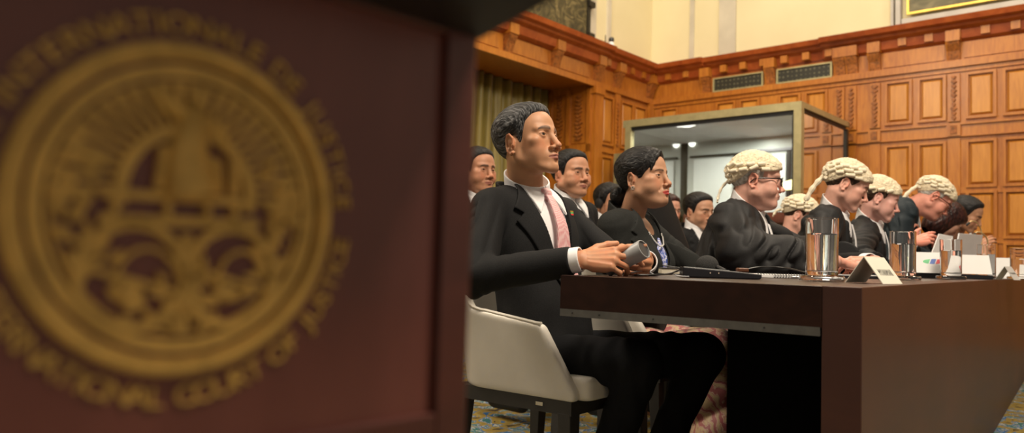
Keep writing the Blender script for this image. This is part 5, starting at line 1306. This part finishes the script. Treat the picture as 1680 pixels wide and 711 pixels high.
q.build('headset', M_black, c['o'], smooth=True)
# a further wigged advocate glimpsed between the two front wigs
PK = at(1312, 356, 4.7)
S9 = dict(phi=D(-30), pos=(PK[0]-.10, PK[1]+.06), lean=D(8), sw=.15, bulk=1., dz=-.13, hv=.003, bv=.004, hairv=.004, wigv=.003,
    head=dict(phi=D(-20), pitch=D(-25), pos=PK, q=dict(w=1.)), tone=PINK, hair=dict(f=hair_long(HP_side, .006, .007), mat=M_hbrown),
    label='person whose pale wig just shows between the first two wigged advocates')
c9 = person(S9); make_gown(c9, M_robe, vox=.008, seed=44); make_wig(c9, 6, rows=3, tail=(0, -.14, -.05)); lap_('p9')
# flag pin of the man in front
T = c1['TF']; x, z = -.098, .985
yy = np.linspace(.25, 0, 200); dd = torso_base(np.stack([np.full(200, x), yy, np.full(200, z)], 1), S1); y = yy[np.argmax(dd < .0085)]
pins = [(plain('pin_gold', (.8, .55, .1), .3, .8), .005), (plain('pin_green', (.1, .4, .12), .4), 0), (plain('pin_red', (.7, .05, .05), .4), -.005)]
pin = None
for m_, dz in pins:
    q = MB((T.to(V(x, y, z)[None])[0], T.R@V(1, 0, 0), T.R@norm(V(-.35, 1, 0)), T.R@V(0, 0, 1))); q.box(-.007, .007, -.001, .0025, dz-.0025, dz+.0025)
    if pin is None: pin = q.build('flag_pin', m_, c1['o'])
    else: q.build('flag_pin_stripe', m_, c1['o'])

for c_ in (c3, c4_, c5, c6, c7, c8, c9): make_trousers(c_, vox=.010)
# ================================================================ CHAIRS AND TABLE THINGS
M_lea = plain('white_leather', (.76, .72, .64), .45, 0, .05, 9, .06)
M_leg = plain('dark_grey_paint', (.035, .033, .030), .5, 0, .1, 30)
def tub_chair(loc, phi, label, mat=None, group='white tub chairs along the table'):
    t = empty('tub_chair', loc, phi-math.pi/2, label, 'chair', group); mat = mat or M_lea
    def prof(U):
        x, y, z = U[:, 0], U[:, 1], U[:, 2]
        k = np.clip((z-.40)/.4, 0, 1); hx = .235+.035*k; hy0 = -.225-.05*k; fy = .235-.12*np.clip((z-.42)/.2, 0, 1)
        dx = np.abs(x); yc = np.clip(y, hy0+.15, 9); r = np.hypot(np.maximum(dx-(hx-.13), 0), np.minimum(y-(hy0+.13), 0)); d2 = np.where((y < hy0+.13), np.where(dx > hx-.13, r-.13, (hy0-y)), dx-hx)
        d2 = np.where((y < hy0+.13) & (dx <= hx-.13), hy0-y, d2)
        return d2, fy
    def f(P):
        x, y, z = P[:, 0], P[:, 1], P[:, 2]; d2, fy = prof(P)
        shell = smax(d2, -(d2+.038), .01)
        t_ = np.clip((y+.25)/.36, 0, 1); top = .80-.15*np.clip(t_*3.2, 0, 1)**.8-.045*np.clip(t_, 0, 1)
        shell = smax(smax(shell, z-top, .012), .395-z, .008); shell = smax(shell, y-fy, .014)
        return shell
    vs, Q = sdf_mesh(f, (-.32, -.34, .36), (.32, .30, .86), .006); vs = relax(vs, Q, 2); mk('shell', vs, Q, mat, t, smooth=True)
    def g(P): 
        d2, fy = prof(P); b = smax(smax(d2+.03, P[:, 1]-.265, .03), np.abs(P[:, 2]-.43)-.035, .02); return b
    vs, Q = sdf_mesh(g, (-.32, -.34, .36), (.32, .33, .50), .006); vs = relax(vs, Q, 1); mk('seat_cushion', vs, Q, mat, t, smooth=True)
    # piping along the top edge
    pts = []
    for a in np.linspace(0, 1, 41):
        if a < .3: u = a/.3; x, y = .245, .125-.23*u
        elif a > .7: u = (a-.7)/.3; x, y = -.245, -.105+.23*u
        else:
            th = math.pi*(a-.3)/.4; x = .245*math.cos(th) if abs(math.cos(th)) < 1 else .245; x = .25*math.copysign(abs(math.cos(th))**.6, math.cos(th)); y = -.105-.145*abs(math.sin(th))**.8
        tt = min(max((y+.25)/.36, 0), 1); pts.append(V(x, y, .802-.15*min(tt*3.2, 1)**.8-.045*tt))
    q = MB(); q.tube(spline(pts, 3), .0045, 6); q.build('piping', mat, t, smooth=True)
    q = MB()
    for a in ((-.22, .22, -.21, -.18, .355, .397), (-.22, .22, .19, .22, .355, .397), (-.225, -.195, -.21, .22, .355, .397), (.195, .225, -.21, .22, .355, .397)): q.box(*a)
    q.build('seat_frame', M_leg, t)
    for sx in (-1, 1):
        for sy in (-1, 1):
            q = MB(); x, y = sx*.20, (.195 if sy > 0 else -.195); X, Y = x+sx*.012, y+sy*.02
            q.hexa([(X-.014, Y-.014, 0), (X+.014, Y-.014, 0), (X+.014, Y+.014, 0), (X-.014, Y+.014, 0), (x-.026, y-.022, .36), (x+.026, y-.022, .36), (x+.026, y+.022, .36), (x-.026, y+.022, .36)]); q.build('leg', M_leg, t, bevel=.003)
    q = MB(); q.box(.224, .229, .10, .125, .372, .382); q.build('maker_plate', plain('chrome', (.7, .7, .7), .2, 1), t)
    return t
def dup(root, loc, phi, label, group=None):
    r = root.copy(); COL.objects.link(r); r.location = tuple(loc); r.rotation_euler = (0, 0, phi-math.pi/2); r['label'] = label
    if group: r['group'] = group
    for ch in list(root.children):
        c = ch.copy(); COL.objects.link(c); c.parent = r
    return r
chair = tub_chair((.145, 2.50, 0), D(-38), 'white leather tub chair under the man in the pink tie')
for c_, l in ((c2, 'white leather tub chair under the woman in the patterned skirt'), (c3, 'white leather tub chair under the wigged man in glasses'), (c4_, 'white leather tub chair under the second wigged advocate'), (c5, 'white leather tub chair under the wigged woman with auburn hair'), (c6, 'white leather tub chair under the advocate bent over white sheets')):
    dup(chair, (c_['PFR'].o[0]+.02, c_['PFR'].o[1]+.01, 0), c_['s']['phi'], l)
# black chair behind the woman
bc = at(1112, 350, 3.9)
t = empty('black_chair', (bc[0], bc[1], 0), D(-55)-math.pi/2, 'empty black upholstered chair, its tilted back showing beside the woman', 'chair')
def bcf(P):
    U = P-V(0, -.20, bc[2]-.12); U = U@roty(-.0); return smax(smax(np.abs(U[:, 0])-.16-.02*0, np.abs(U[:, 2])-.20, .06), np.abs(U[:, 1]-.03*np.cos(U[:, 0]*8))-.028, .02)
vs, Q = sdf_mesh(bcf, (-.3, -.35, bc[2]-.4), (.3, .0, bc[2]+.2), .007); mk('backrest', (vs-V(0, 0, bc[2]))@roty(.52).T+V(0, 0, bc[2]), relax(vs, Q, 1) is None or Q, M_black, t, smooth=True)
q = MB(); q.box(-.22, .22, -.2, .22, .42, .50); q.build('seat', M_black, t, bevel=.02)
for sx in (-1, 1):
    for sy in (-1, 1): q = MB(); q.box(sx*.18-.02, sx*.18+.02, sy*.17-.02, sy*.17+.02, 0, .42); q.build('leg', M_black, t)
q = MB(); q.box(-.03, .03, -.23, -.2, .46, bc[2]-.15); q.build('back_support', M_black, t)

# grey tube held by the man in front
a_ = at(1006, 436, 2.13); b_ = at(1056, 409, 2.07); dr = norm(b_-a_)
M_tube = plain('grey_tube', (.33, .34, .35), .38, 0, .06, 30)
t = empty('grey_tube', (a_+b_)/2, 0, 'short smooth grey tube held in the hands of the man in front', 'tube')
x_ = norm(np.cross(dr, V(0, 0, 1))); y_ = np.cross(dr, x_); L_ = float(np.linalg.norm(b_-a_))
q = MB((a_-dr*.02, x_, y_, dr)); q.lathe([(.022, 0), (.023, .002), (.0265, L_+.02), (.0255, L_+.022), (.0235, L_+.022), (.0225, L_), (.0195, .004), (.001, .004)], 40); q.build('wall', M_tube, t, world=True, smooth=True)
q = MB((a_-dr*.02, x_, y_, dr)); q.lathe([(.001, L_+.012), (.0232, L_+.012), (.0232, L_+.018), (.001, L_+.018)], 40); q.build('end_cap', plain('dark_cap', (.05, .05, .055), .4), t, world=True, smooth=False)

# delegate microphone unit
mc = at(1182, 452, 2.22); mc[2] = .751
mf = yaw_frame(mc, -.12)
t = empty('conference_unit', mc, 0, 'flat black conference unit with a round foam microphone on the table', 'microphone')
q = MB(mf); q.prism([(-.11, 0), (.10, 0), (.105, .004), (.105, .014), (.03, .020), (-.11, .029)], -.05, .05, 1); q.build('body', plain('black_plastic', (.012, .012, .016), .3, 0, .1, 30), t, world=True, bevel=.003)
q = MB(mf); q.box(-.10, .02, -.035, .035, .0265, .0285) if False else q.hexa([(-.10, -.035, .0285), (.02, -.035, .0212), (.02, .035, .0212), (-.10, .035, .0285), (-.10, -.035, .0300), (.02, -.035, .0227), (.02, .035, .0227), (-.10, .035, .0300)]); q.build('key_panel', plain('grey_keys', (.40, .42, .42), .4), t, world=True)
for k in (-.035, -.012):
    q = MB(mf); q.box(k-.0015, k+.0015, -.0515, -.0495, .012, .016); q.build('indicator', plain('pale_dot', (.6, .5, .4), .4), t, world=True)
sp = at(1160, 437, 2.30); q = MB((sp, V(1, 0, 0), V(0, 1, 0), ZU))
q.lathe([(.034*math.cos(a) if abs(a) < 1.55 else .0005, .034*math.sin(a)*.95) for a in np.linspace(-1.56, 1.56, 22)], 40); q.build('foam_windscreen', plain('black_foam', (.022, .022, .022), .95, 0, .4, 400, .6), t, world=True, smooth=True)
q = MB(); q.tube(spline([mc+V(.02, .02, .02), mc+V(.0, .06, .03), sp+V(0, .01, -.03), sp], 5), .006, 8); q.build('neck', M_black, t, world=True, smooth=True)
q = MB(mf); q.box(.045, .075, -.02, .02, .018, .030); q.build('rocker', plain('brown_rocker', (.12, .04, .015), .4), t, world=True, bevel=.003)
# book, papers, spiral notebook
def slab(name, px, Y, dims, a, mat, lab, cat, z=.7515, dx=0):
    p = at(px, 450, Y); p[2] = z; fr = yaw_frame(p, a); t = empty(name, p, 0, lab, cat); return t, fr
M_page = plain('cream_pages', (.72, .66, .52), .7, 0, .08, 200, .2, stretch=(.05, .05, 6)); M_cov = plain('dark_cover', (.015, .015, .02), .5)
t, fr = slab('book', 1118, 2.62, 0, -.10, None, 'cream paged book lying under cables beside the foam microphone', 'book')
q = MB(fr); q.box(-.07, .09, -.05, .09, .003, .019); q.build('pages', M_page, t, world=True)
q = MB(fr); q.box(-.072, .092, -.052, .092, 0, .003); q.box(-.072, .092, -.052, .092, .019, .0215); q.box(.09, .093, -.052, .092, .003, .019); q.build('cover', M_cov, t, world=True)
t, fr = slab('papers', 1205, 2.55, 0, -.1, None, 'loose white papers lying behind the black conference unit', 'papers')
q = MB(fr); q.box(-.10, .12, -.02, .14, 0, .008); q.build('sheets', M_card_w, t, world=True)
t, fr = slab('spiral_notebook', 1290, 2.55, 0, -.02, None, 'white spiral bound notebook in front of the robed man in glasses', 'notebook')
q = MB(fr); q.box(-.10, .12, -.01, .15, 0, .010); q.build('pages', M_card_w, t, world=True)
for k in range(24):
    x = -.095+.009*k; q = MB(fr); q.tube([(x, -.012+.006*math.cos(a), .007+.007*math.sin(a)) for a in np.linspace(0, 5.6, 9)], .0011, 5); q.build('wire_loop', M_black, t, world=True)
t, fr = slab('pen', 1330, 2.35, 0, .0, None, 'silver pen lying in front of the spiral notebook', 'pen')
q = MB(fr); q.tube([(-.06, 0, .005), (-.055, 0, .005), (.05, 0, .005), (.062, 0, .005)], [.002, .0045, .0045, .001], 10); q.build('barrel', plain('silver_pen', (.5, .5, .52), .3, .8), t, world=True, smooth=True)
t, fr = slab('folder', 1400, 3.0, 0, .0, None, 'thin black folder under the clasped hands of the robed man', 'folder')
q = MB(fr); q.box(-.12, .14, -.03, .18, 0, .009); q.build('cover', M_cov, t, world=True)
q = MB(fr); q.box(-.10, .12, -.02, .16, .009, .012); q.build('sheets', M_card_w, t, world=True)
black_unit(1436, 3.15, .09, .022, 'black conference unit half hidden behind the folded ivory sign')
# cables
M_cab = plain('black_cable', (.015, .015, .015), .4); M_cabg = plain('grey_cable', (.35, .36, .38), .4)
def cable(pts, m, r, lab): 
    q = MB(); q.tube(spline([at(*p) if p[3:] == () else p for p in pts], 8), r, 6); o = q.build('cable', m, None, smooth=True); tag(o, lab, 'cable')
def tp(px, py, Y, up=0):
    p = at(px, py, Y); p[2] = max(p[2], .7545); return p
def cable2(pts, m, r, lab):
    q = MB(); q.tube(spline([tp(*p) for p in pts], 8), r, 6); o = q.build('cable', m, None, smooth=True); tag(o, lab, 'cable')
cable2([(1036, 448, 2.15), (1060, 444, 2.18), (1078, 452, 2.2), (1120, 444, 2.35), (1150, 439, 2.36), (1175, 444, 2.36)], M_cabg, .0022, 'grey cable running from the grey tube to the foam microphone')
cable2([(1088, 436, 2.5), (1120, 440, 2.45), (1150, 440, 2.4), (1190, 447, 2.34)], M_cab, .0022, 'black cable draped over the cream paged book')
cable2([(1040, 452, 2.1), (1075, 451, 2.12), (1100, 449, 2.18), (1118, 441, 2.3)], M_cab, .0025, 'black cable lying close to the table edge')
cable2([(1108, 452, 2.12), (1118, 454, 2.1), (1130, 454, 2.08)], M_cabg, .002, 'short grey cable end by the conference unit')
cable2([(1225, 442, 2.5), (1250, 438, 2.5), (1290, 440, 2.45), (1320, 447, 2.3), (1345, 450, 2.4)], M_cab, .0025, 'black cable curving over the spiral notebook')
# tablet / laptop and papers at the far end, held up
M_alu = plain('silver_aluminium', (.62, .63, .65), .35, .3, .04, 20)
def lean_panel(name, P4, mat, th, lab, cat, part='screen'):
    P4 = [np.asarray(p) for p in P4]; n = norm(np.cross(P4[1]-P4[0], P4[3]-P4[0])); t = empty(name, sum(P4)/4, 0, lab, cat)
    q = MB(); q.hexa([p-n*th for p in P4]+[p+n*th for p in P4]); q.build(part, mat, t, world=True, bevel=.002); return t
lp = at(1562, 437, 4.3); lq = at(1600, 437, 4.45); lt = at(1573, 383, 4.34); lu = at(1612, 386, 4.50)
lean_panel('laptop', [lp, lq, lu, lt], M_alu, .004, 'open silver laptop screen seen from behind, beside the fourth tumbler', 'laptop')
lean_panel('paper_sheets', [at(1520, 437, 4.4), at(1555, 437, 4.5), at(1563, 388, 4.62), at(1540, 384, 4.5)], M_card_w, .003, 'white sheets tilted up under the hands of the bent advocate', 'papers', 'sheets')
# gooseneck microphones at the far end
for i, (px, py, Y) in enumerate(((1605, 366, 5.2), (1615, 384, 5.0))):
    p = at(px, py, Y); b = V(p[0]+.02, p[1]+.02, .752); t = empty('gooseneck_microphone', b, 0, ('taller' if i == 0 else 'shorter')+' brass coloured gooseneck microphone at the far end of the table', 'microphone', 'gooseneck microphones at the far end')
    q = MB((b, V(1, 0, 0), V(0, 1, 0), ZU)); q.lathe([(.04, 0), (.04, .012), (.012, .02), (.006, .03)], 20); q.build('base', M_black, t, world=True, smooth=True)
    q = MB(); k = .09; q.tube(spline([b+V(0, 0, .02), b+V(.01, 0, (p[2]-b[2])*.5), b+V(.012, 0, (p[2]-b[2])*.85), V(*p)+V(-.01, 0, .0), V(*p)+V(-.05, -.01, .01), V(*p)+V(-.07, -.01, -.005)], 6), .0045, 8); q.build('stem', plain('brass_stem', (.70, .50, .25), .35, .6), t, world=True, smooth=True)
    q = MB(); q.tube([V(*p)+V(-.065, -.01, -.0), V(*p)+V(-.085, -.01, -.018)], .008, 10); q.build('capsule', M_black, t, world=True, smooth=True)
t = empty('white_cup', at(1594, 392, 5.1), 0, 'slim white pen upright in the hand of the last person', 'pen')
q = MB(); q.tube([at(1592, 383, 5.2), at(1598, 400, 5.2)], .007, 10); q.build('barrel', M_card_w, t, world=True, smooth=True); t.name = 'white_pen'
lap_('things')
# ================================================================ LIGHT AND CAMERA
def area(name, loc, tgt, size, energy, col=(1, .86, .68)):
    l = bpy.data.lights.new(name, 'AREA'); l.energy = energy; l.size = size; l.color = col
    o = bpy.data.objects.new(name, l); COL.objects.link(o); o.location = loc
    d = Vector(tgt)-Vector(loc); o.rotation_euler = d.to_track_quat('-Z', 'Y').to_euler(); o['kind'] = 'helper'
    return o
area('added_area_front', (1.6, .6, 4.6), (.6, 3.0, 1.0), 1.3, 260)  # all these area lights are added overhead, out of view, as key and fill
area('added_area_back', (2.6, 5.5, 5.6), (2.6, 6.2, .5), 2.2, 190)
area('added_area_side', (-2.6, 3.2, 4.6), (0.4, 3.2, .8), 1.6, 150)
area('added_area_far', (5.5, 4.5, 5.2), (6, 8, 2.6), 1.8, 84)
area('added_area_corner', (0.6, 7.0, 6.2), (1.6, 10.5, 3.8), 1.8, 120)
w = bpy.data.worlds.new('world'); SC.world = w; w.use_nodes = True
w.node_tree.nodes['Background'].inputs[0].default_value = (1, .85, .68, 1); w.node_tree.nodes['Background'].inputs[1].default_value = .27
cd = bpy.data.cameras.new('camera'); co = bpy.data.objects.new('camera', cd); COL.objects.link(co); SC.camera = co
cd.sensor_width = 36; cd.lens = 36*FPX/1680; cd.clip_start = .02
m = Matrix([[RX[0], UX[0], -_f[0], CAM[0]], [RX[1], UX[1], -_f[1], CAM[1]], [RX[2], UX[2], -_f[2], CAM[2]], [0, 0, 0, 1]]); co.matrix_world = m
cd.dof.use_dof = True; cd.dof.focus_distance = 2.45; cd.dof.aperture_fstop = 3.0
SC.view_settings.view_transform = 'Standard'; SC.view_settings.look = 'None'; SC.view_settings.gamma = 1; SC.view_settings.exposure = 0
SC.view_settings.use_curve_mapping = False
SC.cycles.max_bounces = 10; SC.cycles.transparent_max_bounces = 12; SC.cycles.use_denoising = True
